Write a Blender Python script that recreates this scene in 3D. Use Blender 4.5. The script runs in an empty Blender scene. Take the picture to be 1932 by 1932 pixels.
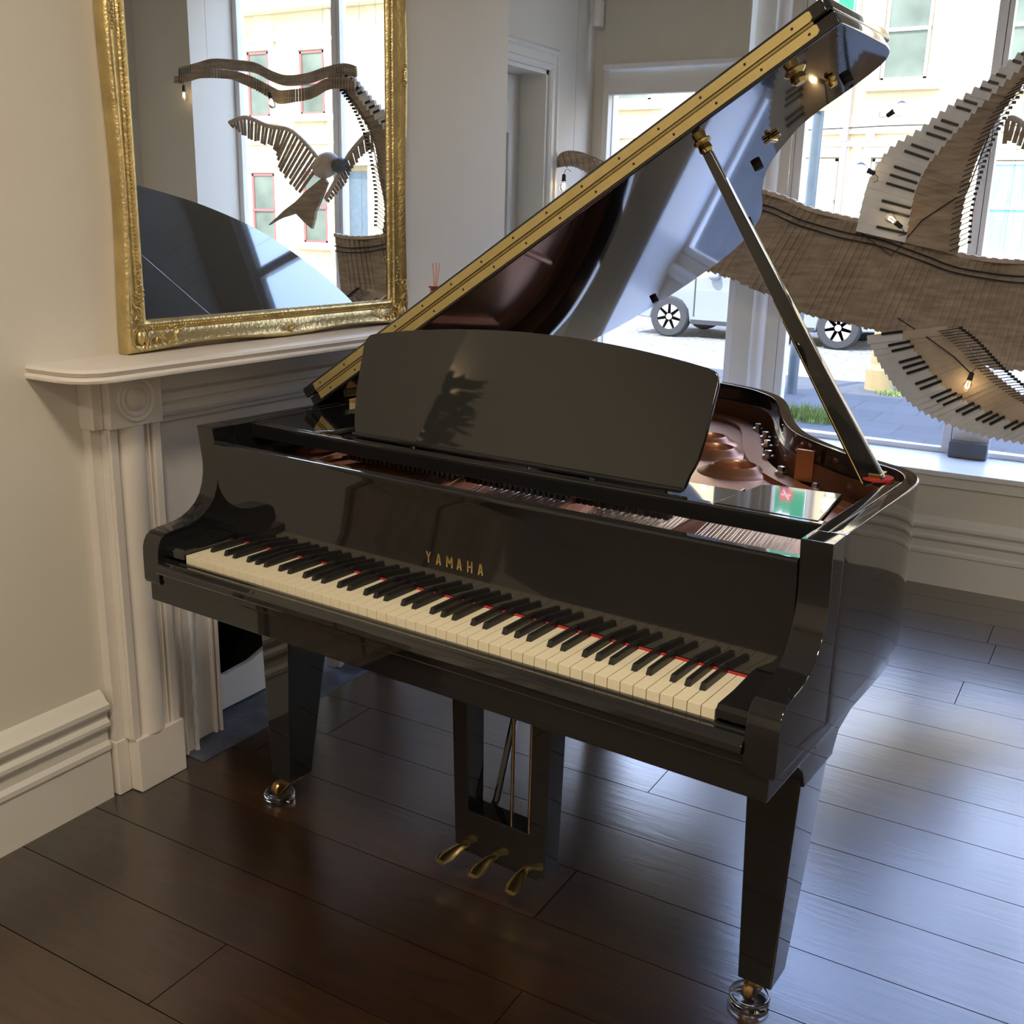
import bpy, bmesh, math, random
from mathutils import Vector, Matrix
random.seed(7)
S = bpy.context.scene
COL = S.collection

# ------------------------------------------------------------------ camera
cam = bpy.data.cameras.new('camera'); cam.sensor_width = 36.0; cam.lens = 36 * 1995.46 / 1932
cam.clip_end = 200; cam.clip_start = 0.02
co = bpy.data.objects.new('camera', cam); COL.objects.link(co); S.camera = co
r0 = Vector((0.8619834, 0.5064283, 0.0226918)); r1 = Vector((0.1538815, -0.2187439, -0.9635723)); r2 = Vector((-0.4830166, 0.8340752, -0.2664836))
co.matrix_world = Matrix(((r0.x, -r1.x, -r2.x, 1.686454), (r0.y, -r1.y, -r2.y, -1.518976), (r0.z, -r1.z, -r2.z, 1.405776), (0, 0, 0, 1)))

# ------------------------------------------------------------------ world, sun, exposure
S.view_settings.view_transform = 'Standard'; S.view_settings.look = 'None'
S.view_settings.exposure = 0.88; S.view_settings.gamma = 1.0
S.view_settings.use_curve_mapping = False
W = bpy.data.worlds.new('sky'); S.world = W; W.use_nodes = True
wn = W.node_tree.nodes; wl = W.node_tree.links
bg = wn['Background']; bg.inputs['Strength'].default_value = 5.0
tc = wn.new('ShaderNodeTexCoord'); sp = wn.new('ShaderNodeSeparateXYZ'); cr = wn.new('ShaderNodeValToRGB')
wl.new(tc.outputs['Generated'], sp.inputs[0]); wl.new(sp.outputs['Z'], cr.inputs[0]); wl.new(cr.outputs[0], bg.inputs[0])
cr.color_ramp.elements[0].position = 0.0; cr.color_ramp.elements[0].color = (0.84, 0.88, 0.93, 1)
cr.color_ramp.elements[1].position = 0.75; cr.color_ramp.elements[1].color = (0.25, 0.41, 0.90, 1)
sun = bpy.data.lights.new('sun', 'SUN'); sun.energy = 5.4; sun.angle = math.radians(0.6); sun.color = (1.0, 0.94, 0.83)
so = bpy.data.objects.new('sun', sun); COL.objects.link(so)
so.rotation_euler = Vector((0.22, 0.72, -0.80)).to_track_quat('-Z', 'Y').to_euler()

# ------------------------------------------------------------------ materials
MATS = {}
def mat(name, col, rough=0.5, metal=0.0, coat=0.0, spec=0.5, noise=0.0, nscale=8.0, bump=0.0, bscale=60.0, trans=0.0, ior=1.5, emit=None, estr=0.0, stretch=None, coat_rough=0.03):
    m = bpy.data.materials.new(name); m.use_nodes = True; MATS[name] = m
    nt = m.node_tree; b = nt.nodes['Principled BSDF']
    b.inputs['Base Color'].default_value = (*col, 1); b.inputs['Roughness'].default_value = rough
    b.inputs['Metallic'].default_value = metal; b.inputs['Coat Weight'].default_value = coat
    b.inputs['Coat Roughness'].default_value = coat_rough
    b.inputs['Specular IOR Level'].default_value = spec; b.inputs['Transmission Weight'].default_value = trans
    b.inputs['IOR'].default_value = ior
    if emit: b.inputs['Emission Color'].default_value = (*emit, 1); b.inputs['Emission Strength'].default_value = estr
    if noise > 0 or bump > 0:
        t = nt.nodes.new('ShaderNodeTexCoord'); mp = nt.nodes.new('ShaderNodeMapping')
        nt.links.new(t.outputs['Object'], mp.inputs[0])
        if stretch: mp.inputs['Scale'].default_value = stretch
        if noise > 0:
            n = nt.nodes.new('ShaderNodeTexNoise'); n.inputs['Scale'].default_value = nscale; n.inputs['Detail'].default_value = 5
            nt.links.new(mp.outputs[0], n.inputs['Vector'])
            r = nt.nodes.new('ShaderNodeValToRGB'); nt.links.new(n.outputs['Fac'], r.inputs[0])
            r.color_ramp.elements[0].position = 0.3; r.color_ramp.elements[1].position = 0.7
            r.color_ramp.elements[0].color = tuple(c * (1 - noise) for c in col) + (1,)
            r.color_ramp.elements[1].color = tuple(min(1, c * (1 + noise)) for c in col) + (1,)
            nt.links.new(r.outputs[0], b.inputs['Base Color'])
        if bump > 0:
            n2 = nt.nodes.new('ShaderNodeTexNoise'); n2.inputs['Scale'].default_value = bscale; n2.inputs['Detail'].default_value = 4
            nt.links.new(mp.outputs[0], n2.inputs['Vector'])
            bp = nt.nodes.new('ShaderNodeBump'); bp.inputs['Strength'].default_value = bump; bp.inputs['Distance'].default_value = 0.01
            nt.links.new(n2.outputs['Fac'], bp.inputs['Height']); nt.links.new(bp.outputs[0], b.inputs['Normal'])
    return m

BLACK = mat('black_polish', (0.010, 0.010, 0.011), 0.05, coat=0.6, spec=0.5, coat_rough=0.02)
SATIN = mat('black_desk_polish', (0.022, 0.022, 0.021), 0.03, spec=0.5)
WALL = mat('wall_paint', (0.66, 0.62, 0.54), 0.7, noise=0.03, nscale=1.5, bump=0.05, bscale=40)
TRIM = mat('trim_paint', (0.68, 0.66, 0.60), 0.4, noise=0.03, nscale=3, bump=0.08, bscale=25)
MARBLE = mat('painted_stone', (0.70, 0.65, 0.59), 0.38, noise=0.05, nscale=5, bump=0.12, bscale=22)
SILL = mat('sill_paint', (0.74, 0.74, 0.74), 0.3, noise=0.04, nscale=4)
CEIL = mat('ceiling_paint', (0.78, 0.76, 0.72), 0.8, noise=0.02)
GOLD = mat('gilt', (0.60, 0.47, 0.22), 0.32, metal=0.85, noise=0.18, nscale=14, bump=0.25, bscale=90)
BRASS = mat('brass', (0.78, 0.60, 0.26), 0.22, metal=1.0, noise=0.06, nscale=30)
SBRASS = mat('satin_brass', (0.58, 0.46, 0.20), 0.42, metal=0.7, noise=0.06, nscale=30)
PLATE = mat('bronze_plate', (0.42, 0.20, 0.12), 0.32, metal=0.75, noise=0.05, nscale=10)
COPPER = mat('copper_string', (0.50, 0.22, 0.10), 0.35, metal=0.9)
STEEL = mat('steel', (0.55, 0.55, 0.56), 0.25, metal=1.0, noise=0.04, nscale=20)
IVORY = mat('white_key_top', (0.80, 0.72, 0.53), 0.28, noise=0.02, nscale=40)
EBONY = mat('black_key_top', (0.012, 0.012, 0.012), 0.35)
FELT = mat('red_felt', (0.42, 0.03, 0.03), 0.95, noise=0.2, nscale=200)
MIRROR = mat('mirror_silver', (0.86, 0.88, 0.86), 0.0, metal=1.0)
ACRYL = mat('clear_acrylic', (0.95, 0.97, 1.0), 0.02, trans=1.0, ior=1.49)
BULBG = mat('bulb_glass', (1.0, 0.96, 0.88), 0.02, trans=1.0, ior=1.3)
FIL = mat('filament', (1, 0.8, 0.4), 0.5, emit=(1.0, 0.72, 0.35), estr=30)
RUBBER = mat('black_rubber', (0.02, 0.02, 0.02), 0.6)
PLASTIC = mat('white_plastic', (0.74, 0.73, 0.68), 0.4)
OLDWOOD = mat('aged_pine', (0.33, 0.255, 0.185), 0.6, noise=0.3, nscale=9, stretch=(1, 1, 6))
PALEWOOD = mat('pale_key_wood', (0.52, 0.42, 0.32), 0.6, noise=0.18, nscale=12)
OLDIV = mat('old_key_plastic', (0.72, 0.73, 0.76), 0.35, noise=0.05, nscale=20)
REDGL = mat('red_glass', (0.45, 0.02, 0.03), 0.06, trans=0.45, coat=0.5)
REED = mat('reed_stick', (0.75, 0.32, 0.20), 0.7)
SLATE = mat('slate', (0.075, 0.09, 0.125), 0.45, noise=0.4, nscale=14, bump=0.3, bscale=30)
SOOT = mat('firebox_black', (0.008, 0.008, 0.009), 0.7)
DKBOX = mat('dark_grey_plastic', (0.10, 0.105, 0.11), 0.5)
STONE = mat('sandstone', (0.56, 0.44, 0.25), 0.85, noise=0.16, nscale=1.2)
STONEL = mat('pale_dressed_stone', (0.70, 0.62, 0.46), 0.8, noise=0.08, nscale=2)
SASH = mat('white_sash', (0.78, 0.78, 0.76), 0.5)
REDSASH = mat('red_sash', (0.36, 0.08, 0.07), 0.5)
PANE = mat('house_pane', (0.13, 0.15, 0.11), 0.25, spec=0.15, noise=0.4, nscale=0.8)
CURT = mat('blue_curtain', (0.20, 0.42, 0.50), 0.8, noise=0.25, nscale=3, stretch=(6, 6, 0.4))
ASPH = mat('asphalt', (0.22, 0.21, 0.19), 0.9, noise=0.5, nscale=14)
PAVE = mat('pavement', (0.085, 0.085, 0.085), 0.8, noise=0.1, nscale=3)
KERB = mat('kerb_stone', (0.45, 0.42, 0.36), 0.8, noise=0.1, nscale=5)
CARP = mat('silver_car_paint', (0.27, 0.29, 0.30), 0.25, metal=0.3, coat=0.8)
TYRE = mat('tyre', (0.03, 0.03, 0.03), 0.8)
ALLOY = mat('alloy', (0.65, 0.62, 0.60), 0.3, metal=0.6)
CARGL = mat('car_glass', (0.03, 0.035, 0.04), 0.05)
GALV = mat('galvanised_post', (0.10, 0.13, 0.15), 0.45, metal=0.3, noise=0.12, nscale=8)
GREEN = mat('green_sign', (0.02, 0.25, 0.12), 0.4)
LIME = mat('lime_sign', (0.50, 0.58, 0.20), 0.5)
WHITE = mat('white_sign', (0.8, 0.8, 0.8), 0.5)
RED = mat('red_sign', (0.6, 0.03, 0.04), 0.5)
BOLL = mat('bollard_stone', (0.30, 0.23, 0.11), 0.8, noise=0.08)
GRASS = mat('grass', (0.16, 0.21, 0.05), 0.8, noise=0.4, nscale=20)
PIPE = mat('downpipe', (0.30, 0.24, 0.20), 0.6)
CABLE = mat('black_cable', (0.015, 0.015, 0.015), 0.6)
BLINDM = mat('roller_fabric', (0.60, 0.58, 0.48), 0.85, noise=0.03)
LEAF = mat('leaf', (0.03, 0.09, 0.03), 0.5, noise=0.3)
POT = mat('pot', (0.20, 0.12, 0.08), 0.6)
LAMPW = mat('lamp_diffuser', (0.9, 0.85, 0.75), 0.6, emit=(1.0, 0.86, 0.66), estr=3.0)

# window glass: clear with a weak surface reflection
GL = bpy.data.materials.new('window_glass'); GL.use_nodes = True
n = GL.node_tree.nodes; n.clear(); o_ = n.new('ShaderNodeOutputMaterial'); mx = n.new('ShaderNodeMixShader'); tr = n.new('ShaderNodeBsdfTransparent'); gs = n.new('ShaderNodeBsdfGlossy'); fr = n.new('ShaderNodeFresnel')
tr.inputs[0].default_value = (0.97, 0.985, 0.98, 1); gs.inputs['Roughness'].default_value = 0.0; fr.inputs[0].default_value = 1.45
ge = n.new('ShaderNodeNewGeometry'); ma = n.new('ShaderNodeMath'); ma.operation = 'SUBTRACT'; ma.inputs[0].default_value = 1; mb_ = n.new('ShaderNodeMath'); mb_.operation = 'MULTIPLY'
l = GL.node_tree.links; l.new(ge.outputs['Backfacing'], ma.inputs[1]); l.new(ma.outputs[0], mb_.inputs[0]); l.new(fr.outputs[0], mb_.inputs[1]); l.new(mb_.outputs[0], mx.inputs[0]); l.new(tr.outputs[0], mx.inputs[1]); l.new(gs.outputs[0], mx.inputs[2]); l.new(mx.outputs[0], o_.inputs[0])

# floor boards: dark oak, tone per board from a face attribute
FLOORM = bpy.data.materials.new('oak_boards'); FLOORM.use_nodes = True
nt = FLOORM.node_tree; b = nt.nodes['Principled BSDF']; b.inputs['Roughness'].default_value = 0.3; b.inputs['Specular IOR Level'].default_value = 0.5
b.inputs['Coat Weight'].default_value = 0.9; b.inputs['Coat Roughness'].default_value = 0.24; b.inputs['Coat IOR'].default_value = 1.95
at = nt.nodes.new('ShaderNodeAttribute'); at.attribute_name = 'tone'; t = nt.nodes.new('ShaderNodeTexCoord'); mp = nt.nodes.new('ShaderNodeMapping')
mp.inputs['Scale'].default_value = (1.2, 9, 1); nz = nt.nodes.new('ShaderNodeTexNoise'); nz.inputs['Scale'].default_value = 3; nz.inputs['Detail'].default_value = 8; nz.inputs['Distortion'].default_value = 1.6
nt.links.new(t.outputs['Object'], mp.inputs[0]); ad = nt.nodes.new('ShaderNodeVectorMath'); ad.operation = 'ADD'
nt.links.new(mp.outputs[0], ad.inputs[0]); nt.links.new(at.outputs['Vector'], ad.inputs[1]); nt.links.new(ad.outputs[0], nz.inputs['Vector'])
r = nt.nodes.new('ShaderNodeValToRGB'); nt.links.new(nz.outputs['Fac'], r.inputs[0])
r.color_ramp.elements[0].position = 0.3; r.color_ramp.elements[0].color = (0.016, 0.0072, 0.0024, 1)
r.color_ramp.elements[1].position = 0.75; r.color_ramp.elements[1].color = (0.042, 0.016, 0.004, 1)
mxx = nt.nodes.new('ShaderNodeMix'); mxx.data_type = 'RGBA'; mxx.blend_type = 'MULTIPLY'; mxx.inputs['Factor'].default_value = 0.7
mr = nt.nodes.new('ShaderNodeMapRange'); mr.inputs['To Min'].default_value = 0.55; mr.inputs['To Max'].default_value = 1.35
nt.links.new(at.outputs['Fac'], mr.inputs['Value']); nt.links.new(r.outputs[0], mxx.inputs['A']); nt.links.new(mr.outputs[0], mxx.inputs['B']); nt.links.new(mxx.outputs['Result'], b.inputs['Base Color'])
bp = nt.nodes.new('ShaderNodeBump'); bp.inputs['Strength'].default_value = 0.12; bp.inputs['Distance'].default_value = 0.004
nt.links.new(nz.outputs['Fac'], bp.inputs['Height']); nt.links.new(bp.outputs[0], b.inputs['Normal']); nt.links.new(bp.outputs[0], b.inputs['Coat Normal'])
mr2 = nt.nodes.new('ShaderNodeMapRange'); mr2.inputs['To Min'].default_value = 0.21; mr2.inputs['To Max'].default_value = 0.29
nz2 = nt.nodes.new('ShaderNodeTexNoise'); nz2.inputs['Scale'].default_value = 2.2; nz2.inputs['Detail'].default_value = 6; nt.links.new(t.outputs['Object'], nz2.inputs['Vector'])
nt.links.new(nz2.outputs['Fac'], mr2.inputs['Value']); nt.links.new(mr2.outputs[0], b.inputs['Coat Roughness'])

# sandstone courses for the street front
nt = STONE.node_tree; b = nt.nodes['Principled BSDF']; br = nt.nodes.new('ShaderNodeTexBrick'); t = nt.nodes.new('ShaderNodeTexCoord'); mp = nt.nodes.new('ShaderNodeMapping')
mp.inputs['Rotation'].default_value = (math.radians(90), 0, 0); nt.links.new(t.outputs['Object'], mp.inputs[0]); nt.links.new(mp.outputs[0], br.inputs['Vector'])
br.inputs['Color1'].default_value = (0.60, 0.50, 0.32, 1); br.inputs['Color2'].default_value = (0.54, 0.43, 0.25, 1); br.inputs['Mortar'].default_value = (0.50, 0.42, 0.28, 1)
br.inputs['Scale'].default_value = 1.0; br.inputs['Brick Width'].default_value = 0.7; br.inputs['Row Height'].default_value = 0.32; br.inputs['Mortar Size'].default_value = 0.012
nt.links.new(br.outputs['Color'], b.inputs['Base Color'])
nt = PAVE.node_tree; b = nt.nodes['Principled BSDF']; br = nt.nodes.new('ShaderNodeTexBrick'); t = nt.nodes.new('ShaderNodeTexCoord'); nt.links.new(t.outputs['Object'], br.inputs['Vector'])
br.inputs['Color1'].default_value = (0.07, 0.07, 0.07, 1); br.inputs['Color2'].default_value = (0.058, 0.058, 0.058, 1); br.inputs['Mortar'].default_value = (0.045, 0.045, 0.045, 1)
br.inputs['Scale'].default_value = 1.0; br.inputs['Brick Width'].default_value = 0.6; br.inputs['Row Height'].default_value = 0.6; br.inputs['Mortar Size'].default_value = 0.012
nt.links.new(br.outputs['Color'], b.inputs['Base Color'])

# ------------------------------------------------------------------ mesh helpers
class MB:
    def __init__(s): s.v = []; s.f = []
    def add(s, vs, fs):
        k = len(s.v); s.v += [tuple(p) for p in vs]; s.f += [tuple(i + k for i in f) for f in fs]; return s
    def box(s, x0, x1, y0, y1, z0, z1):
        return s.add([(x0, y0, z0), (x1, y0, z0), (x1, y1, z0), (x0, y1, z0), (x0, y0, z1), (x1, y0, z1), (x1, y1, z1), (x0, y1, z1)],
                     [(0, 3, 2, 1), (4, 5, 6, 7), (0, 1, 5, 4), (1, 2, 6, 5), (2, 3, 7, 6), (3, 0, 4, 7)])
    def hexa(s, lo, hi):
        return s.add(list(lo) + list(hi), [(0, 3, 2, 1), (4, 5, 6, 7), (0, 1, 5, 4), (1, 2, 6, 5), (2, 3, 7, 6), (3, 0, 4, 7)])
    def prism(s, poly, a0, a1, ax='z', fn=None):
        n = len(poly)
        def P(u, v, w):
            if fn: return fn(u, v, w)
            return {'z': (u, v, w), 'x': (w, u, v), 'y': (u, w, v)}[ax]
        vs = [P(u, v, a0) for u, v in poly] + [P(u, v, a1) for u, v in poly]
        fs = [tuple(range(n - 1, -1, -1)), tuple(range(n, 2 * n))] + [(i, (i + 1) % n, (i + 1) % n + n, i + n) for i in range(n)]
        return s.add(vs, fs)
    def ring(s, outer, inner, z0, z1, fn=None):   # open strip between two polylines
        n = len(outer); fn = fn or (lambda u, v, w: (u, v, w))
        vs = [fn(*p, z0) for p in outer] + [fn(*p, z0) for p in inner] + [fn(*p, z1) for p in outer] + [fn(*p, z1) for p in inner]
        fs = []
        for i in range(n - 1):
            o0, o1, i0, i1 = i, i + 1, n + i, n + i + 1; O0, O1, I0, I1 = [k + 2 * n for k in (o0, o1, i0, i1)]
            fs += [(o0, i0, i1, o1), (O0, O1, I1, I0), (o0, o1, O1, O0), (i0, I0, I1, i1)]
        fs += [(0, 2 * n, 3 * n, n), (n - 1, 2 * n - 1, 4 * n - 1, 3 * n - 1)]
        return s.add(vs, fs)
    def tube(s, pts, r, k=8, caps=True, r2=None):
        pts = [Vector(p) for p in pts]; n = len(pts); vs = []
        prev = None
        for i, p in enumerate(pts):
            d = (pts[min(i + 1, n - 1)] - pts[max(i - 1, 0)]).normalized()
            up = prev if prev else (Vector((0, 0, 1)) if abs(d.z) < 0.9 else Vector((1, 0, 0)))
            a = d.cross(up).normalized(); bb = a.cross(d).normalized(); prev = bb
            rr = r[i] if isinstance(r, (list, tuple)) else (r if r2 is None else r + (r2 - r) * i / (n - 1))
            vs += [p + (a * math.cos(2 * math.pi * j / k) + bb * math.sin(2 * math.pi * j / k)) * rr for j in range(k)]
        fs = [(i * k + j, i * k + (j + 1) % k, (i + 1) * k + (j + 1) % k, (i + 1) * k + j) for i in range(n - 1) for j in range(k)]
        if caps: fs += [tuple(range(k - 1, -1, -1)), tuple((n - 1) * k + j for j in range(k))]
        return s.add(vs, fs)
    def lathe(s, prof, c=(0, 0, 0), k=32, axis='z', closed=False, M=None):
        vs = []; n = len(prof)
        for r, z in prof:
            for j in range(k):
                a = 2 * math.pi * j / k; p = Vector((r * math.cos(a), r * math.sin(a), z))
                if axis == 'x': p = Vector((p.z, p.x, p.y))
                if axis == 'y': p = Vector((p.x, p.z, p.y))
                if M: p = M @ p
                vs.append(p + Vector(c))
        m = n if closed else n - 1
        fs = [(i * k + j, i * k + (j + 1) % k, ((i + 1) % n) * k + (j + 1) % k, ((i + 1) % n) * k + j) for i in range(m) for j in range(k)]
        if not closed:
            if prof[0][0] > 1e-6: fs.append(tuple(range(k - 1, -1, -1)))
            if prof[-1][0] > 1e-6: fs.append(tuple((n - 1) * k + j for j in range(k)))
        return s.add(vs, fs)
    def ell(s, c, r, k=12, M=None):
        prof = [(math.sin(math.pi * i / 8), -math.cos(math.pi * i / 8)) for i in range(9)]
        vs = []; c = Vector(c)
        for a, z in prof:
            for j in range(k):
                p = Vector((a * math.cos(2 * math.pi * j / k) * r[0], a * math.sin(2 * math.pi * j / k) * r[1], z * r[2]))
                if M: p = M @ p
                vs.append(c + p)
        fs = [(i * k + j, i * k + (j + 1) % k, (i + 1) * k + (j + 1) % k, (i + 1) * k + j) for i in range(8) for j in range(k)]
        return s.add(vs, fs)
    def build(s, name, m, parent=None, bevel=0, smooth=30, seg=2, loc=None):
        me = bpy.data.meshes.new(name); me.from_pydata(s.v, [], s.f)
        bm = bmesh.new(); bm.from_mesh(me); bmesh.ops.remove_doubles(bm, verts=bm.verts, dist=1e-6)
        bmesh.ops.recalc_face_normals(bm, faces=bm.faces)
        if bevel:
            es = [e for e in bm.edges if len(e.link_faces) == 2 and e.calc_face_angle(0) > math.radians(35)]
            bmesh.ops.bevel(bm, geom=es, offset=bevel, segments=seg, profile=0.5, affect='EDGES', clamp_overlap=True)
        bm.to_mesh(me); bm.free()
        if smooth:
            me.shade_smooth(); me.set_sharp_from_angle(angle=math.radians(smooth))
        me.materials.append(m)
        o = bpy.data.objects.new(name, me); COL.objects.link(o)
        if bevel and smooth:
            w = o.modifiers.new('weighted', 'WEIGHTED_NORMAL'); w.weight = 100; w.keep_sharp = True
        if parent: o.parent = parent
        if loc: o.location = loc
        return o
def thing(name, label, cat, loc=(0, 0, 0), rz=0, group=None):
    o = bpy.data.objects.new(name, None); COL.objects.link(o); o.empty_display_size = 0.1
    o.location = loc; o.rotation_euler = (0, 0, rz); tag(o, label, cat, group); return o
def tag(o, label=None, cat=None, group=None, kind=None):
    if label: o['label'] = label
    if cat: o['category'] = cat
    if group: o['group'] = group
    if kind: o['kind'] = kind
    return o
def struct(o): o['kind'] = 'structure'; return o
def smooth_poly(pts, n=6):
    out = []; P = [Vector(p) for p in pts]
    for i in range(len(P) - 1):
        a = P[max(i - 1, 0)]; b_ = P[i]; c = P[i + 1]; d = P[min(i + 2, len(P) - 1)]
        for j in range(n):
            t = j / n
            out.append(0.5 * ((2 * b_) + (c - a) * t + (2 * a - 5 * b_ + 4 * c - d) * t * t + (3 * b_ - a - 3 * c + d) * t ** 3))
    out.append(P[-1]); return [tuple(p) for p in out]
def offset(pts, d):
    out = []; n = len(pts)
    for i in range(n):
        a = Vector(pts[max(i - 1, 0)][:2]); b_ = Vector(pts[min(i + 1, n - 1)][:2]); t = (b_ - a).normalized()
        out.append((pts[i][0] - t.y * d, pts[i][1] + t.x * d))
    return out
def samp(poly, t):
    L = [0]
    for a, b_ in zip(poly[:-1], poly[1:]): L.append(L[-1] + (Vector(b_) - Vector(a)).length)
    s = t * L[-1]
    for i in range(len(poly) - 1):
        if s <= L[i + 1] or i == len(poly) - 2:
            k = (s - L[i]) / max(1e-9, L[i + 1] - L[i]); return Vector(poly[i]).lerp(Vector(poly[i + 1]), k)

# ================================================================== ROOM SHELL
# room axes: x to the right along the window wall, y towards the street, z up; window wall face y = 2.93, chimney wall x = -0.35
XL, XA, XR, YB, YW, YG, ZC = -0.35, -0.69, 2.76, -4.5, 2.93, 3.31, 3.1
fm = MB(); tones = []
pitch = 0.199; y0 = 0.76 - pitch * 27; ends = {28 - 1: 0.79, 27 - 3: 0.79, 32: 1.38, 35: 1.40, 29: -0.5, 26: 2.2, 25: -0.2, 30: 0.2, 31: 2.4, 28: 1.95, 23: 1.9}
for k in range(0, 41):
    ya = y0 + pitch * k; yb = min(ya + pitch - 0.0025, 3.0); e = ends.get(k, random.uniform(-0.6, 2.6))
    xs = sorted([-1.0] + [x for x in (e - 2.3, e, e + 2.3) if -0.95 < x < 2.7] + [2.78])
    for a, b_ in zip(xs[:-1], xs[1:]):
        fm.box(a, b_ - 0.0025, ya, yb, -0.02, 0); tones += [random.random()] * 6
fo = fm.build('floor', FLOORM, smooth=0); struct(fo)
at = fo.data.attributes.new('tone', 'FLOAT', 'FACE')
# faces keep their order: one tone per board
cnt = len(fo.data.polygons)
for i in range(cnt): at.data[i].value = tones[i] if i < len(tones) else 0.5
struct(MB().box(-1.0, XR + 0.1, YB - 0.1, 3.0, -0.06, -0.021).build('floor_base', SOOT))
struct(MB().box(-2.0, XR + 0.1, YB - 0.1, 3.40, ZC, ZC + 0.2).build('ceiling', CEIL))
struct(MB().box(-1.0, XL, -0.49, 0.25, 0, ZC).box(-1.0, XL, 1.06, 1.895, 0, ZC).box(-1.0, XL - .021, 0.25, 1.06, 0.66, ZC).build('wall_left', WALL))
struct(MB().box(XL - .021, XL, 0.25, 1.06, 0.916, ZC).build('wall_chimney', WALL))
# alcove wall with the door opening
struct(MB().box(-0.85, XA, 1.895, 2.02, 0, ZC).box(-0.85, XA, 2.79, 3.26, 0, ZC).box(-0.85, XA, 2.02, 2.79, 2.03, ZC).build('wall_alcove', WALL))
struct(MB().box(XR, XR + 0.1, YB, 2.95, 0, ZC).build('wall_right', WALL))
struct(MB().box(-1.0, XR + 0.1, YB - 0.1, YB, 0, ZC).build('wall_back', WALL))
# window wall: low wall, piers, header; the building above and beside it
wm = MB().box(XA, XR, YW, 3.42, -0.3, 0.452)
wm.box(-0.85, XA + 0.06, 3.26, 3.37, 0.452, ZC)                      # corner pier
wm.box(2.33, XR + 0.1, 2.95, 3.37, 0.452, ZC)                        # right pier
wm.box(XA, 2.4, 3.26, 3.37, 2.80, ZC)
struct(wm.build('wall_window', WALL))
struct(MB().box(-20, 20, 3.30, 3.40, ZC + .21, 7.0).box(-20, -0.86, 3.30, 3.40, -0.3, ZC + .21).box(XR + 0.11, 20, 3.30, 3.40, -0.3, ZC + .21).build('wall_street_front', STONEL))
struct(MB().box(XA + .001, XR, 2.905, 3.325, 0.453, 0.477).build('sill_board', SILL, bevel=0.006))
struct(MB().box(XA + .001, XR, 2.916, 2.93, 0.412, 0.453).build('trim_1', TRIM, bevel=0.002))
# skirting boards
SK = [(0, 0), (.022, 0), (.022, .128), (.027, .134), (.027, .146), (.018, .156), (.018, .184), (.024, .19), (.03, .197), (.03, .207), (.021, .216), (.021, .229), (.028, .234), (.034, .243), (.034, .255), (.022, .262), (.014, .274), (0, .285)]
struct(MB().prism([(XL + d, z) for d, z in SK], -0.49, 0.02, fn=lambda u, v, w: (u, w, v)).build('baseboard_left', TRIM))
struct(MB().prism([(YW - d, z) for d, z in SK], XA, XR, ax='x').build('baseboard_window', TRIM))
struct(MB().prism([(XL + d, z) for d, z in SK], 1.27, 1.895, fn=lambda u, v, w: (u, w, v)).build('baseboard_chimney', TRIM))
struct(MB().prism([(XR - d, z) for d, z in SK], YB, YW, fn=lambda u, v, w: (u, w, v)).build('baseboard_right', TRIM))
struct(MB().box(-0.85, XA, YB, -0.49, 0, ZC).build('wall_recess', WALL))
struct(MB().prism([(XA + d, z) for d, z in SK], YB, -0.49, fn=lambda u, v, w: (u, w, v)).build('baseboard_recess', TRIM))
# door: architrave, lining, leaf standing in the passage behind
AR = [(0, 0), (0.0, .022), (.012, .030), (.022, .030), (.030, .020), (.062, .016), (.070, .024), (.082, .024), (.092, .012), (.098, 0)]
am = MB(); d0, d1, dz = 2.02, 2.79, 2.03
vs = []
for (a, b_) in AR:
    vs += [(XA + b_, d0 - a, 0), (XA + b_, d0 - a, dz + a), (XA + b_, d1 + a, dz + a), (XA + b_, d1 + a, 0)]
fs = []
for i in range(len(AR) - 1):
    for j in range(3): fs.append((i * 4 + j, i * 4 + j + 1, (i + 1) * 4 + j + 1, (i + 1) * 4 + j))
am.add(vs, fs); struct(am.build('trim_2', TRIM))
struct(MB().box(-0.85, XA + .012, d0, d0 + .018, 0, dz).box(-0.85, XA + .012, d1 - .018, d1, 0, dz).box(-0.85, XA + .012, d0, d1, dz - .018, dz).build('trim_3', TRIM))
dm = MB().box(-0.845, -0.81, d0 + .02, d1 - .02, 0.005, dz - .02)
door = struct(dm.build('door_1', TRIM, bevel=0.002))
for (a, b_, c, d) in ((2.12, 2.38, .25, .9), (2.44, 2.70, .25, .9), (2.12, 2.38, 1.05, 1.8), (2.44, 2.70, 1.05, 1.8)):
    MB().ring([(a, c), (b_, c), (b_, d), (a, d), (a, c)], [(a + .03, c + .03), (b_ - .03, c + .03), (b_ - .03, d - .03), (a + .03, d - .03), (a + .03, c + .03)], -0.812, -0.800, fn=lambda u, v, w: (w, u, v)).build('door_panel', TRIM, door)
MB().lathe([(0, 0), (.02, 0), (.02, .01), (.01, .014), (.01, .04), (.024, .05), (.024, .062), (0, .07)], (-.812, 2.07, 1.0), axis='x').build('door_knob', BRASS, door)

# windows
def window(i, x0, x1, z1=2.80, fw=0.035):
    o = MB().box(x0, x1, YG - .02, YG + .03, .477, .50).box(x0, x1, YG - .02, YG + .03, z1 - .04, z1).box(x0, x0 + fw, YG - .03, YG + .03, .50, z1 - .04).box(x1 - fw, x1, YG - .03, YG + .03, .50, z1 - .04).build('window_%d' % i, SILL, bevel=0.003)
    struct(o)
    MB().box(x0 + fw, x1 - fw, YG, YG + .006, .50, z1 - .04).build('pane', GL, o, smooth=0)
window(1, -0.63, 0.07); window(2, 0.283, 1.07, fw=0.036); window(3, 1.072, 1.575, fw=0.02); window(4, 1.577, 2.33)
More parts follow.
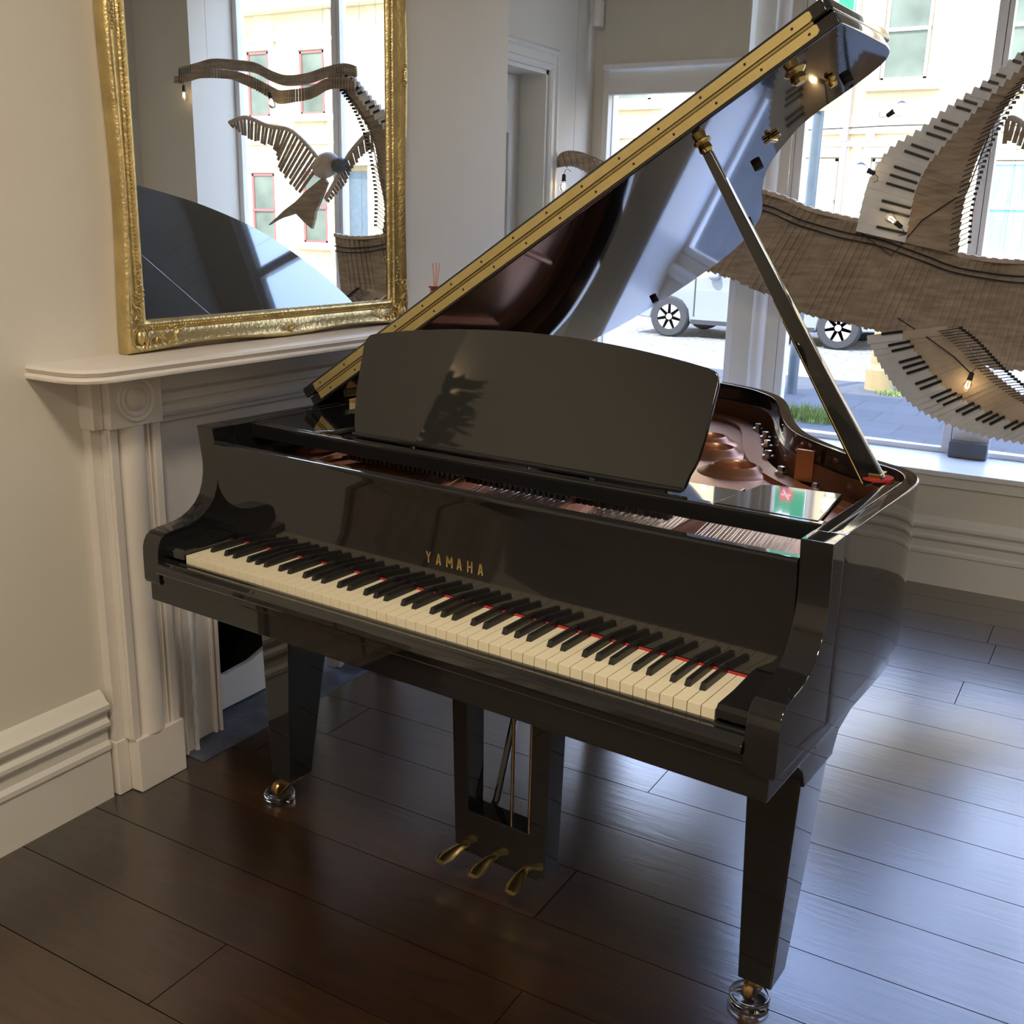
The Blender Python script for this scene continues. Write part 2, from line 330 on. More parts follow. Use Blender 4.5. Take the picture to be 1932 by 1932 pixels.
# pier between the first two windows: flat board with a round column
struct(MB().box(0.071, 0.282, 3.275, 3.37, .477, 2.80).build('wall_pier', TRIM))
cm = MB().lathe([(0.034, .478), (0.034, 2.80)], (0.192, 3.272, 0), k=28); struct(cm.build('trim_4', SILL))
# blind box and header over the first window
bl = thing('roller_blind', 'cream roller blind pulled halfway down over the first window beside the door', 'blind', (-0.28, 3.22, 2.10))
MB().box(-0.345, 0.345, -0.003, 0.0, 0.0, 0.68).build('blind_fabric', BLINDM, bl, smooth=0)
MB().box(-0.345, 0.345, -0.012, 0.008, -0.02, 0.004).build('bottom_bar', SILL, bl, bevel=.004)
MB().lathe([(.03, -.345), (.03, .345)], (0, 0.0, 0.70), k=20, axis='x').build('roller_tube', SILL, bl)
struct(MB().box(-0.63, 0.071, 3.24, 3.285, 1.975, 2.10).build('trim_5', TRIM, bevel=.002))
struct(MB().box(XA + .061, -0.60, 3.235, 3.30, .477, 2.80).build('trim_6', TRIM, bevel=.003))
# small upstand behind the dark box
struct(MB().box(1.075, 1.225, 3.262, 3.276, .478, .70).build('trim_7', SILL, bevel=.002))

# ================================================================== ADDED CEILING FILL LIGHTS (unseen behind the camera, to lift the room)
for i, (x, y, e) in enumerate(((1.2, -1.3, 25), (1.2, -3.2, 18))):
    t = thing('fill_fixture', ('added round ceiling fill light nearer the piano' if i == 0 else 'added round ceiling fill light at the back of the room'), 'fill light', (x, y, ZC))
    MB().lathe([(0, 0), (.26, 0), (.26, -.03), (.24, -.05)], k=40).build('fitting', PLASTIC, t)
    MB().lathe([(.235, -.045), (.2, -.075), (.1, -.09), (0, -.095)], k=40).build('diffuser', LAMPW, t)
    L = bpy.data.lights.new('fill_area', 'AREA'); L.shape = 'DISK'; L.size = 0.45; L.energy = e; L.color = (1.0, 0.86, 0.68)
    lo = bpy.data.objects.new('fill_area', L); COL.objects.link(lo); lo.parent = t; lo.location = (0, 0, -0.12)

sc = thing('wall_light', 'small brass wall light behind the plant left of the chimney breast', 'wall light', (XA, -0.86, 1.66))
MB().lathe([(0, 0), (.03, 0), (.03, .008), (.008, .012), (.008, .03), (0, .03)], k=20, axis='x').build('wall_mount', BRASS, sc)
MB().lathe([(.018, -.03), (.020, -.03), (.024, .03), (.022, .03), (.018, -.03)], (.04, 0, 0), k=24, closed=True).build('shade', SBRASS, sc)
MB().ell((.04, 0, -.026), (.010, .010, .008)).build('bulb', LAMPW, sc)
L = bpy.data.lights.new('wall_lamp', 'POINT'); L.energy = 5.0; L.color = (1.0, .74, .42); L.shadow_soft_size = .015
lo = bpy.data.objects.new('wall_lamp', L); COL.objects.link(lo); lo.parent = sc; lo.location = (.04, 0, -.005)
pl = thing('potted_plant', 'dark leafy plant in a pot on the cabinet left of the chimney breast', 'plant', (-0.51, -0.68, 1.06))
MB().lathe([(0, 0), (.06, 0), (.08, .14), (.072, .14), (.068, .125), (0, .125)], k=28).build('pot', POT, pl)
random.seed(4); m = MB()
for i in range(150):
    a = random.uniform(0, 6.28); h = random.uniform(.22, .60); r_ = random.uniform(.02, .12); d = Vector((math.cos(a), math.sin(a), random.uniform(-.1, .7))).normalized(); q = Vector((-math.sin(a), math.cos(a), 0)) * .024
    c = Vector((math.cos(a) * r_ * .4, math.sin(a) * r_ * .4, h)); e = c + d * .11
    m.add([c, c + d * .06 + q, e, c + d * .06 - q], [(0, 1, 2, 3)])
m.build('leaves', LEAF, pl, smooth=0)
MB().tube([(0, 0, .12), (.01, 0, .4), (0, .01, .62)], .008, k=6).build('stem', OLDWOOD, pl)
cbn = thing('cabinet', 'dark low cabinet in the recess left of the chimney breast', 'cabinet', (-0.52, -0.90, 0))
MB().box(-.165, .14, -.38, .38, .04, 1.06).build('body', OLDWOOD, cbn, bevel=.004)
for y in (-.36, .01): MB().box(.141, .155, y, y + .35, .08, 1.01).build('cabinet_door', OLDWOOD, cbn, bevel=.003)

# ================================================================== FIRE SURROUND
fs_ = thing('fire_surround', 'cream painted stone fire surround with roundel corner block', 'fireplace', (XL, 0.66, 0))
def fy(y): return y - 0.66
def fx(x): return x - XL
shelf = []
for (x, y) in [(-0.35, -.093), (-0.25, -.093), (-0.215, -.088), (-0.188, -.072), (-0.170, -.045), (-0.163, -.01), (-0.163, .05), (-0.163, 1.35), (-0.163, 1.39), (-0.170, 1.42), (-0.188, 1.447), (-0.215, 1.463), (-0.25, 1.47), (-0.35, 1.47)]:
    shelf.append((fx(x), fy(y)))
sm = MB()
prof = [(0.004, 1.052), (-0.002, 1.054), (-0.004, 1.060), (-0.001, 1.065), (0.006, 1.0665), (0.002, 1.070), (-0.001, 1.076), (0.002, 1.0815), (0.008, 1.083)]
def shrink(poly, d):
    out = []
    for (x, y) in poly:
        s = 1 if y < 0 else -1
        out.append((max(0, x - d) if x > 1e-6 else 0, y + s * d))
    return out
rings = [[(x, y, z) for x, y in shrink(shelf, d)] for d, z in prof]; nn = len(shelf)
vs = [p for r_ in rings for p in r_]
fs = [(i * nn + j, i * nn + (j + 1) % nn, (i + 1) * nn + (j + 1) % nn, (i + 1) * nn + j) for i in range(len(rings) - 1) for j in range(nn)] + [tuple(range(nn - 1, -1, -1)), tuple((len(rings) - 1) * nn + j for j in range(nn))]
sm.add(vs, fs).build('mantel_shelf', MARBLE, fs_, smooth=50)
for side in (0, 1):
    def yy(y): return fy(y) if side == 0 else -fy(y) + 0.03
    def bx(m, x0, x1, ya, yb, z0, z1):
        a, b_ = sorted((yy(ya), yy(yb))); m.box(fx(x0), fx(x1), a, b_, z0, z1); return m
    pm = MB(); bx(pm, XL, -0.283, .068, .216, 0, .145); bx(pm, XL, -0.318, .03, .068, 0, .145)
    p = pm.build('pilaster', MARBLE, fs_, bevel=.004)
    m = MB(); bx(m, XL, -0.302, .06, .208, .145, .925); bx(m, XL, -.322, .034, .06, .145, .925)
    bx(m, -0.302, -0.29, .062, .083, .145, .925); bx(m, -0.302, -0.289, .186, .207, .145, .925); bx(m, -0.302, -0.291, .172, .175, .145, .925)
    m.build('shaft', MARBLE, p, bevel=.002)
    m = MB(); pr = [(0.024 * math.cos(a), 0.036 * math.sin(a)) for a in [math.pi * (i / 12 - .5) for i in range(13)]]
    yc = yy(.128); m.prism([(fx(-0.303) + a, yc + b_) for a, b_ in pr], .145, .925).build('reeding', MARBLE, p, smooth=60)
    m = MB(); bx(m, XL, -0.276, .056, .207, .925, 1.056); bx(m, XL, -.30, .028, .056, .925, 1.056); m.build('corner_block', MARBLE, fs_, bevel=.003)
    c = (fx(-0.276), yy(.1315), .988)
    MB().lathe([(.054, -.002), (.054, .0025), (.051, .005), (.047, .002), (.043, .0), (.040, .003), (.036, .004), (.032, .0005), (.028, .0), (.024, .006), (.014, .012), (.005, .014), (0, .014)], c, k=48, axis='x').build('roundel', MARBLE, fs_, smooth=60)
    # inner slips
    m = MB(); bx(m, XL, -0.340, .209, .30, 0, .62); bx(m, XL, -.326, .235, .246, 0, .62); bx(m, XL, -.330, .262, .270, 0, .62); m.build('slip_moulding', MARBLE, fs_, bevel=.003)
    m = MB(); bx(m, XL - .055, -0.372, .30, .43, 0, .62)
    bx(m, XL - .055, -.360, .395, .405, 0, .62); bx(m, XL - .055, -.356, .412, .42, 0, .62); m.build('slip_panel', MARBLE, fs_, bevel=.003)
    m = MB(); random.seed(3 + side)
    pts = [(fx(-.333), yy(.3 + random.uniform(-.003, .003)), .0 + i * .02) for i in range(31)]
    m.tube(pts, [0.004 + random.uniform(0, .004) for _ in pts], k=6).build('filler_bead', SILL, fs_)
fz = [(XL, .912), (-0.322, .912), (-0.318, .925), (-.305, .930), (-.298, .94), (-.298, .955), (-.305, .96), (-.298, .966), (-.296, .985), (-.318, .99), (-.318, 1.022), (-.300, 1.036), (-.285, 1.056), (XL, 1.056)]
MB().prism([(fx(a), b_) for a, b_ in fz], fy(.207), -fy(.207) + .03, ax='y', fn=lambda u, v, w: (u, w, v)).build('frieze', MARBLE, fs_)
MB().box(fx(XL - .02), fx(-.335), fy(.209), fy(1.14), .62, .915).build('lintel', MARBLE, fs_)
# firebox (lined, dark) and pale board leaning inside
fb = thing('firebox', 'black iron firebox recessed inside the fire surround', 'firebox', (-0.6, 0.65, 0))
MB().box(-.35, -.33, -.22, .22, 0, .62).box(-.35, .17, -.24, -.22, 0, .62).box(-.35, .17, .22, .24, 0, .62).box(-.35, .17, -.24, .24, .62, .64).build('lining', SOOT, fb)
pb = MB().prism([(-.2, 0), (.17, 0), (.17, .12), (.10, .125), (0.0, .10), (-.1, .095), (-.2, .12)], -.01, .01, fn=lambda u, v, w: (w - v * .2, u, v)).build('fire_board', SILL, bevel=.004, loc=(-0.45, 0.64, 0.008)); tag(pb, 'low pale grey board with curved top standing in the fire opening', 'board')
tag(MB().box(-.60, -0.272, .262, 1.03, -.004, .004).build('hearth_slab', SLATE, bevel=.002), 'blue grey slate hearth slab set in the floor before the fireplace', 'hearth')

# ================================================================== MIRROR
mr_ = thing('wall_mirror', 'large ornate gilt framed mirror standing on the mantel shelf', 'mirror', (-0.348, 0.697, 1.0845))
OY, OZ, FWd = 0.548, 1.46, 0.074
prof = [(0.0, .012), (.004, .020), (.010, .022), (.015, .018), (.019, .017), (.023, .022), (.027, .018), (.034, .020), (.046, .030), (.056, .038), (.064, .042), (.070, .040), (.074, .032), (.074, .010), (.070, .0)]
fm_ = MB(); iy, iz0, iz1 = OY - FWd, FWd, OZ - FWd
def side_strip(p0, p1, out):
    p0 = Vector(p0); p1 = Vector(p1); out = Vector(out); d = (p1 - p0).normalized(); Lg = (p1 - p0).length; N = 60; vs = []
    for i in range(N + 1):
        t = i / N; w = 1 - 0.13 * (math.sin(2 * math.pi * t) ** 2) * (1 if 0.04 < t < 0.96 else 0.4)
        for (a, h) in prof:
            aw = a if a < .03 else .03 + (a - .03) * (w if 0 < i < N else 1) ** 2.2
            q = p0 + d * (-a + t * (Lg + 2 * a)) + out * aw
            vs.append((h, q.x, q.y))
    k = len(prof); fs = [(i * k + j, (i + 1) * k + j, (i + 1) * k + j + 1, i * k + j + 1) for i in range(N) for j in range(k - 1)]
    fm_.add(vs, fs)
side_strip((-iy, iz0), (iy, iz0), (0, -1)); side_strip((iy, iz0), (iy, iz1), (1, 0)); side_strip((iy, iz1), (-iy, iz1), (0, 1)); side_strip((-iy, iz1), (-iy, iz0), (-1, 0))
fm_.build('frame', GOLD, mr_, smooth=50)
MB().box(0.002, 0.0125, -iy - .004, iy + .004, iz0 - .004, iz1 + .004).build('mirror_glass', MIRROR, mr_, smooth=0)
bd = MB(); per = [((-iy, iz0), (iy, iz0), (0, -1)), ((iy, iz0), (iy, iz1), (1, 0)), ((iy, iz1), (-iy, iz1), (0, 1)), ((-iy, iz1), (-iy, iz0), (-1, 0))]
for p0, p1, out in per:
    p0 = Vector(p0); p1 = Vector(p1); out = Vector(out); n_ = int((p1 - p0).length / .0085)
    for i in range(n_ + 1):
        q = p0.lerp(p1, i / n_) + out * .017; c = (.0185, q.x, q.y); r_ = .0034
        bd.add([(c[0] + r_, c[1], c[2]), (c[0], c[1] + r_, c[2]), (c[0], c[1], c[2] + r_), (c[0], c[1] - r_, c[2]), (c[0], c[1], c[2] - r_)], [(0, 1, 2), (0, 2, 3), (0, 3, 4), (0, 4, 1)])
bd.build('beading', GOLD, mr_, smooth=0)
def orn(name, c, sx, sz, scale=1.0, corner=True):
    m = MB()
    def P(u, v, h=.040): return (h, c[0] + sx * u * scale, c[1] + sz * v * scale)
    if corner:
        m.ell(P(.022, .024, .040), (.009, .011, .017)); 
        m.tube([P(.022 + .016 * math.cos(a), .024 + .022 * math.sin(a), .041) for a in [i * math.pi / 8 for i in range(17)]], .0022, k=6)
        for (u0, v0, s0, dirn, turns) in ((.052, .012, .016, 1, 1.4), (.012, .056, .014, -1, 1.4), (.074, .014, .010, -1, 1.1), (.014, .085, .010, 1, 1.1), (.040, .034, .009, 1, 1.0)):
            m.tube([P(u0 + s0 * (1 - i / 22) * math.cos(dirn * i * turns * 2 * math.pi / 20), v0 + s0 * (1 - i / 22) * math.sin(dirn * i * turns * 2 * math.pi / 20), .040) for i in range(20)], [.0032 * (1 - i / 30) for i in range(20)], k=6)
        random.seed(11)
        for i in range(26):
            u = .018 + random.random() * .085; v = .006 + random.random() * .022
            if i % 2: u, v = v, u
            a = random.uniform(0, 3.14); R = Matrix.Rotation(a, 3, 'X')
            m.ell(P(u, v, .038), (.004, .0028, .0085), k=6, M=R)
        for i in range(8): m.ell(P(.085 + i * .006, .034 + .004 * math.sin(i), .034), (.003, .003, .005), k=6, M=Matrix.Rotation(i * .7, 3, 'X'))
        for i in range(8): m.ell(P(.034 + .004 * math.sin(i), .085 + i * .008, .034), (.003, .005, .003), k=6, M=Matrix.Rotation(i * .7, 3, 'X'))
    else:
        m.ell(P(0, 0, .041), (.006, .007, .009))
        for s_ in (-1, 1):
            m.tube([P(s_ * (.014 + .010 * (1 - i / 20) * math.cos(i * .45)), .002 + .009 * (1 - i / 20) * math.sin(i * .45), .040) for i in range(18)], [.0026 * (1 - i / 26) for i in range(18)], k=6)
            for i in range(3): m.ell(P(s_ * (.027 + i * .008), -.004 - i * .002, .038), (.003, .006, .003), k=6)
            m.ell(P(s_ * .006, .012, .040), (.004, .003, .007), k=6)
    m.build(name, GOLD, mr_, smooth=60)
for a_, b2_, c_, d_ in ((-1, .004, 1, 1), (1, .004, -1, 1), (-1, OZ - .004, 1, -1), (1, OZ - .004, -1, -1)): orn('corner_ornament', (a_ * (OY - .004), b2_), c_, d_, 1.38)
orn('centre_ornament', (0, .020), 1, 1, 1, False); orn('centre_ornament', (0, OZ - .020), 1, -1, 1, False)
for s_ in (-1, 1):
    m = MB()
    for i in range(9): m.ell((.040, s_ * (OY - .016 + .004 * math.sin(i * 2)), OZ * .5 - .03 + i * .0075), (.004, .008 - .0015 * abs(i - 4) * .6, .0055), k=6)
    m.tube([(.041, s_ * (OY - .016 + .008 * math.cos(i * .5) * (1 - i / 20)), OZ * .5 + .008 * math.sin(i * .5) * (1 - i / 20)) for i in range(16)], .002, k=6)
    m.build('side_ornament', GOLD, mr_, smooth=60)

# reed diffuser on the mantel shelf
rd = thing('reed_diffuser', 'small red glass reed diffuser on the mantel shelf beside the mirror', 'diffuser', (-0.25, 1.305, 1.0835))
MB().lathe([(0, 0), (.030, 0), (.034, .004), (.034, .058), (.031, .066), (.018, .074), (.0145, .078), (.0145, .105), (.021, .110), (.021, .114), (0, .114)], k=28).build('bottle', REDGL, rd)
MB().lathe([(.0155, .081), (.0158, .083), (.0158, .098), (.0155, .100)], k=24).build('neck_band', SBRASS, rd)
for (a, b_) in ((-.018, .004), (.013, -.003), (.018, .006)): MB().tube([(0, 0, .08), (b_, a, .185)], .0016, k=6).build('reed', REED, rd)

# alarm sensor high in the alcove corner
al = thing('alarm_sensor', 'white motion alarm sensor high in the corner beside the blind', 'sensor', (-0.655, 3.195, 2.262))
def tz(p): return ((p[0] + p[1]) * .7071, (p[0] - p[1]) * .7071)
MB().prism([tz(p) for p in [(-.028, .0), (-.028, .012), (-.02, .026), (0, .032), (.02, .026), (.028, .012), (.028, 0)]], 0, .108).build('housing', PLASTIC, al, bevel=.004)
q = tz((0, .030)); MB().ell((q[0], q[1], .036), (.014, .005, .018), k=16, M=Matrix.Rotation(math.radians(45), 3, 'Z')).build('lens', PLASTIC, al)

# dark box on the sill
tag(MB().box(1.074, 1.226, 3.205, 3.258, .4775, .547).build('sill_box', DKBOX, bevel=.006), 'dark grey rectangular box standing on the window sill', 'box')

# ================================================================== GRAND PIANO (local axes: x along the keys, y to the tail)
P = thing('grand_piano', 'black polished grand piano with raised lid and open keyboard', 'piano', (0, 0, 0), math.radians(-4))
KZ = 0.695
RIM = [(1.336, .20), (1.336, .35), (1.337, .50), (1.336, .60), (1.330, .66), (1.316, .705), (1.290, .742), (1.255, .768), (1.187, .812), (1.103, .876), (1.011, .968), (.945, 1.069), (.885, 1.193), (.831, 1.319), (.773, 1.434), (.715, 1.505), (.634, 1.568), (.5, 1.622), (.36, 1.643), (.22, 1.635), (.08, 1.59), (-.02, 1.50), (-.08, 1.38), (-.107, 1.22), (-.111, 1.0), (-.111, .6), (-.111, .20)]
rim = smooth_poly(RIM, 4); inn = offset(rim, 0.028); inn[0] = (1.308, .20); inn[-1] = (-.083, .20)
case = MB().ring(rim, inn, .615, .945)
case.build('rim', BLACK, P, bevel=.003, smooth=40)
ARM = [(.20, .945), (.138, .945), (.141, .92), (.1445, .894), (.148, .86), (.1475, .837), (.143, .812), (.134, .789), (.120, .770), (.102, .756), (.080, .745), (.055, .739), (.030, .737), (.010, .7355), (-.004, .732), (-.015, .725), (-.022, .714), (-.026, .70), (-.027, .68), (-.027, .628), (-.024, .620), (.20, .615)]
for x0, x1 in ((-.111, -.059), (1.284, 1.336)):
    MB().prism(ARM, x0, x1, ax='x').build('cheek', BLACK, P, bevel=.002, smooth=35)
# bed, slip, blocks
MB().box(-.100, 1.325, -.020, .46, .578, .632).build('keybed', BLACK, P, bevel=.003)
MB().prism([(-.001, .632), (-.001, .678), (-.009, .678), (-.013, .675), (-.020, .675), (-.024, .671), (-.031, .669), (-.0355, .664), (-.037, .654), (-.034, .650), (-.0215, .648), (-.0215, .632)], -.0585, 1.2835, ax='x').build('key_slip', BLACK, P, bevel=.0008, smooth=30)
for x0, x1 in ((-.0585, -.002), (1.228, 1.2835)):
    MB().prism([(-.006, .684), (-.006, .700), (.000, .706), (.060, .706), (.139, .712), (.139, .684)], x0, x1, ax='x').build('key_block', BLACK, P, bevel=.0015)
# keys
PW = 0.02356
wk = MB().box(.0005, PW - .0006, 0, .142, KZ - .021, KZ).build('white_key', IVORY, P, bevel=.0009)
wm_ = wk.data
for i in range(1, 52):
    o = wk.copy(); COL.objects.link(o); o.parent = P; o.location.x = i * PW
bk = MB().hexa([(-.0056, .048, KZ - .001), (.0056, .048, KZ - .001), (.0056, .142, KZ - .001), (-.0056, .142, KZ - .001)], [(-.0045, .053, KZ + .0115), (.0045, .053, KZ + .0115), (.0045, .142, KZ + .0125), (-.0045, .142, KZ + .0125)]).build('black_key', EBONY, P, bevel=.0012)
first = True
seq = 'ABCDEFG'
for i in range(51):
    n_ = seq[i % 7]
    if n_ in 'BE': continue
    dx = {'C': -.0018, 'D': .0018, 'F': -.0025, 'G': 0, 'A': .0025}[n_]
    if first: bk.location.x = (i + 1) * PW + dx; first = False; continue
    o = bk.copy(); COL.objects.link(o); o.parent = P; o.location.x = (i + 1) * PW + dx
MB().box(0.001, 52 * PW - .001, .1372, .1412, KZ + .0002, KZ + .0035).build('felt_strip', FELT, P)
FB = [(.1420, .699), (.1435, .73), (.1460, .77), (.1460, .82), (.1430, .87), (.139, .895), (.136, .903), (.137, .909), (.143, .912), (.158, .912), (.164, .908), (.165, .70)]
fbd = MB().prism(FB, -.0585, 1.2835, ax='x').build('fallboard', BLACK, P, bevel=.0006, smooth=40)
# gilt letters inlaid on the fallboard
def letter(ch, x, z, w=.0125, h=.0235, th=.0032):
    m = MB()
    def st(a, b_):
        a = Vector(a); b_ = Vector(b_); d = (b_ - a).normalized(); nrm = Vector((-d.y, d.x)) * th / 2
        q = [a + nrm, a - nrm, b_ - nrm, b_ + nrm]
        m.prism([(x + p.x * 1, z + p.y) for p in q], .1450, .1470, ax='y')
    e = th / 2
    if ch == 'Y': st((e, h), (w / 2, h * .45)); st((w - e, h), (w / 2, h * .45)); st((w / 2, h * .5), (w / 2, 0))
    if ch == 'A': st((e, 0), (w / 2 - .0006, h)); st((w - e, 0), (w / 2 + .0006, h)); st((w * .25, h * .3), (w * .75, h * .3))
    if ch == 'M': st((e, 0), (e, h)); st((w - e, 0), (w - e, h)); st((e, h), (w / 2, h * .35)); st((w - e, h), (w / 2, h * .35))
    if ch == 'H': st((e, 0), (e, h)); st((w - e, 0), (w - e, h)); st((e, h / 2), (w - e, h / 2))
    return m
lm = MB()
for k, ch in enumerate('YAMAHA'):
    w_ = .0155 if ch == 'M' else .0125
    q = letter(ch, .5435 + k * .0252, .7535, w_); lm.add(q.v, q.f)
lm.build('gilt_lettering', BRASS, fbd, smooth=0)

# interior: soundboard base, bronze plate, struts, pins, strings
inn2 = offset(rim, 0.0285)
base = [p for p in inn2 if p[1] > .2]; base = [(1.3075, .205)] + base[1:-1] + [(-.0825, .205)]
MB().prism(base, .64, .70).build('soundboard', OLDWOOD, P)
pin = offset(rim, 0.062); pin = [(1.25, .17)] + [p for p in pin if p[1] > .25] + [(-.03, .17)]
MB().prism(pin, .838, .852).build('iron_plate', PLATE, P, bevel=.002)
ins = MB().ring(inn2, offset(rim, 0.036), .70, .90).build('inner_rim', mat('inner_rim_wood', (.12, .05, .03), .3, coat=.5), P)
fl = MB().ring([p for p in offset(rim, .070) if p[1] > .3], [p for p in offset(rim, .115) if p[1] > .3], .850, .862); fl.build('plate_flange', PLATE, P, bevel=.002)
for (a, b_, w) in (((.80, .18), (.60, .98), .020), ((1.02, .18), (1.0, .62), .012), ((.52, .18), (.24, 1.45), .026), ((.14, .18), (.03, 1.30), .026)):
    a = Vector(a); b_ = Vector(b_); d = (b_ - a).normalized(); q = Vector((-d.y, d.x)) * w / 2
    MB().hexa([(*(a + q), .848), (*(a - q), .848), (*(b_ - q), .848), (*(b_ + q), .848)], [(*(a + q * .5), .885), (*(a - q * .5), .885), (*(b_ - q * .5), .885), (*(b_ + q * .5), .885)]).build('plate_strut', PLATE, P, bevel=.004)
for (x, y, r_) in ((.873, .872, .046), (.752, 1.03, .044), (.680, 1.155, .040)):
    hh = MB().lathe([(r_ + .040, .852), (r_ + .030, .857), (r_ + .020, .860), (r_ + .012, .868), (r_ + .003, .872), (r_, .868), (r_, .856)], (x, y, 0), k=40).build('plate_port', PLATE, P, smooth=60)
    MB().lathe([(0, .8555), (r_ + .001, .8555)], (x, y, 0), k=40).build('port_opening', SOOT, hh)
for (x, y) in ((.845, 1.165), (.895, 1.045), (.985, .895), (1.10, .79), (.80, 1.27), (.74, 1.37)):
    MB().lathe([(0, .862), (.016, .862), (.016, .868), (.009, .870), (.009, .880), (.0, .882)], (x - .005, y - .01, 0), k=6).build('plate_bolt', STEEL, P)
pins = MB(); strs = MB(); cop = MB(); random.seed(5)
for i in range(88):
    x = .02 + i * 1.19 / 87
    if abs(x - .80) < .02 or abs(x - 1.02) < .02 or abs(x - .52) < .02 or abs(x - .14) < .02: continue
    for j in range(2 if i > 20 else 1):
        y = .205 + .022 * j + .010 * (i % 2); xx = x + .004 * j
        pins.tube([(xx, y, .852), (xx, y, .878)], .0032, k=6)
        if i < 26: q3 = (xx + .32 * (1 - i / 60), y + .95, .878)
        elif i < 62: q3 = (xx - .06 - .10 * (62 - i) / 36, y + .30 + .55 * (62 - i) / 36, .872)
        else: q3 = (xx - .03, y + .22, .868)
        (cop if i < 26 else strs).tube([(xx, y + .006, .866), (xx + (q3[0] - xx) * .08, y + .07, .870), q3], .0022 if i < 26 else .0009, k=4)
tag(pins.build('tuning_pins', STEEL, P), kind='stuff'); tag(strs.build('treble_strings', STEEL, P), kind='stuff'); tag(cop.build('bass_strings', COPPER, P), kind='stuff')
dam = MB()
for i in range(60):
    x = .16 + i * .0135
    dam.box(x, x + .009, .335, .36, .872, .890)
tag(dam.build('dampers', EBONY, P), kind='stuff')

# desk shelf, side plates, rim ledge
MB().box(-.0585, 1.2835, .25, .275, .908, .941).build('desk_rail', BLACK, P, bevel=.003)
MB().prism([(1.085, .262), (1.272, .262), (1.245, .47), (1.12, .455), (1.10, .44)], .930, .9425).build('side_shelf', BLACK, P, bevel=.003)
MB().prism([(-.055, .262), (.125, .262), (.155, .30), (.158, .40), (.13, .60), (-.055, .60)], .930, .9425).build('side_shelf', BLACK, P, bevel=.003)
MB().box(1.2842, 1.3078, .2005, .63, .86, .9442).build('rim_ledge', BLACK, P, bevel=.002)
MB().box(-.0828, -.0592, .2005, .60, .86, .9442).build('rim_ledge', BLACK, P, bevel=.002)
MB().box(.145, 1.082, .2755, .425, .917, .929).build('desk_shelf', BLACK, P, bevel=.002)
# music desk
dy, dzz = .073, .207; dl = math.hypot(dy, dzz); uy, uz = dy / dl, dzz / dl
desk = []
for (x, v) in [(.222, -.003), (1.006, -.003), (1.012, .008), (1.016, .03), (1.022, .045), (1.026, .06), (1.030, .10), (1.034, .196), (1.031, .212), (1.022, .222), (1.008, .226)]: desk.append((x, v))
for i in range(1, 20):
    t = i / 20; desk.append((1.008 - t * (1.008 - .216), .226 + .034 * (1 - (2 * t - 1) ** 2)))
desk += [(.216, .226), (.202, .222), (.193, .212), (.190, .196), (.196, .10), (.206, .045), (.212, .02)]
MB().prism(desk, 0, .012, fn=lambda u, v, w: (u, .298 + v * uy + w * uz, .944 + v * uz - w * uy)).build('music_desk', SATIN, P, bevel=.0018)
MB().box(.22, 1.01, .288, .306, .941, .949).build('desk_ledge', BLACK, P, bevel=.001)
for x in (.30, .61, .93):
    MB().tube([(x, .40, .945), (x, .372, 1.09)], .005, k=8).build('desk_prop', BRASS, P)

# lid
LA = math.radians(32.5); LU = Vector((math.cos(LA), 0, math.sin(LA))); LN = Vector((-math.sin(LA), 0, math.cos(LA)))
def lidp(s, y, n): q = Vector((-.113, 0, .935)) + LU * s + LN * n; return (q.x, y, q.z)
LC = [(1.493, .502), (1.494, .60), (1.494, .72), (1.492, .79), (1.480, .84), (1.452, .868), (1.400, .882), (1.350, .886), (1.306, .888), (1.260, .902), (1.212, .940), (1.146, 1.004), (1.089, 1.085), (1.029, 1.2), (.976, 1.326), (.915, 1.446), (.849, 1.532), (.771, 1.606), (.700, 1.648), (.61, 1.678), (.458, 1.699), (.300, 1.692), (.20, 1.655), (.10, 1.575), (.04, 1.45), (.012, 1.28), (.008, 1.0), (.008, .502)]
lc = smooth_poly(LC, 4)
lid = MB().prism(lc, 0, .026, fn=lambda s, y, n: lidp(s, y, n)).build('lid', BLACK, P, bevel=.004, smooth=40)
flap = MB().prism([(.0, .497), (1.485, .497), (1.492, .505), (1.492, .855), (1.478, .868), (.0, .868)], .028, .055, fn=lambda s, y, n: lidp(s, y, n)).build('lid_flap', BLACK, lid, bevel=.007, seg=3, smooth=50)
for (n0, n1, ya) in ((.006, .0235, .5005), (.0305, .048, .4955)):
    st = MB().prism([(.045, n0), (1.452, n0), (1.458, n0 + .004), (1.458, n1 - .002), (1.454, n1), (.045, n1)], ya - .0012, ya + .002, fn=lambda s, n_, y: lidp(s, y, n_)).build('hinge_strip', SBRASS, lid)
    sc = MB()
    for k in range(15):
        s_ = .07 + k * .0965 + (.02 if n0 < .02 else 0); c = Vector(lidp(s_, ya - .0012, (n0 + n1) / 2)); sc.lathe([(0, -.0012), (.0022, -.001), (.0028, 0)], c, k=8, axis='y')
    sc.build('hinge_screws', EBONY, st)
MB().tube([lidp(.045, .499, .027), lidp(1.455, .499, .027)], .0028, k=8).build('hinge_pin', SBRASS, lid)
def cyl_n(s, y, r_, h, k=20, prof=None):
    prof = prof or [(0, -h), (r_, -h), (r_, 0)]
    R = Matrix((( LU.x, 0, LN.x), (LU.y, 1, LN.y), (LU.z, 0, LN.z)))
    return MB().lathe(prof, Vector(lidp(s, y, 0)), k=k, M=R)
for (s_, y) in ((1.121, .960), (.888, 1.416), (.457, 1.60), (1.40, .80)): cyl_n(s_, y, .011, .012).build('rubber_bumper', RUBBER, lid)
cyl_n(1.375, .574, .03, .02, prof=[(0, -.024), (.010, -.024), (.015, -.018), (.013, -.007), (.019, -.003), (.021, 0)]).build('prop_cup', BRASS, lid)
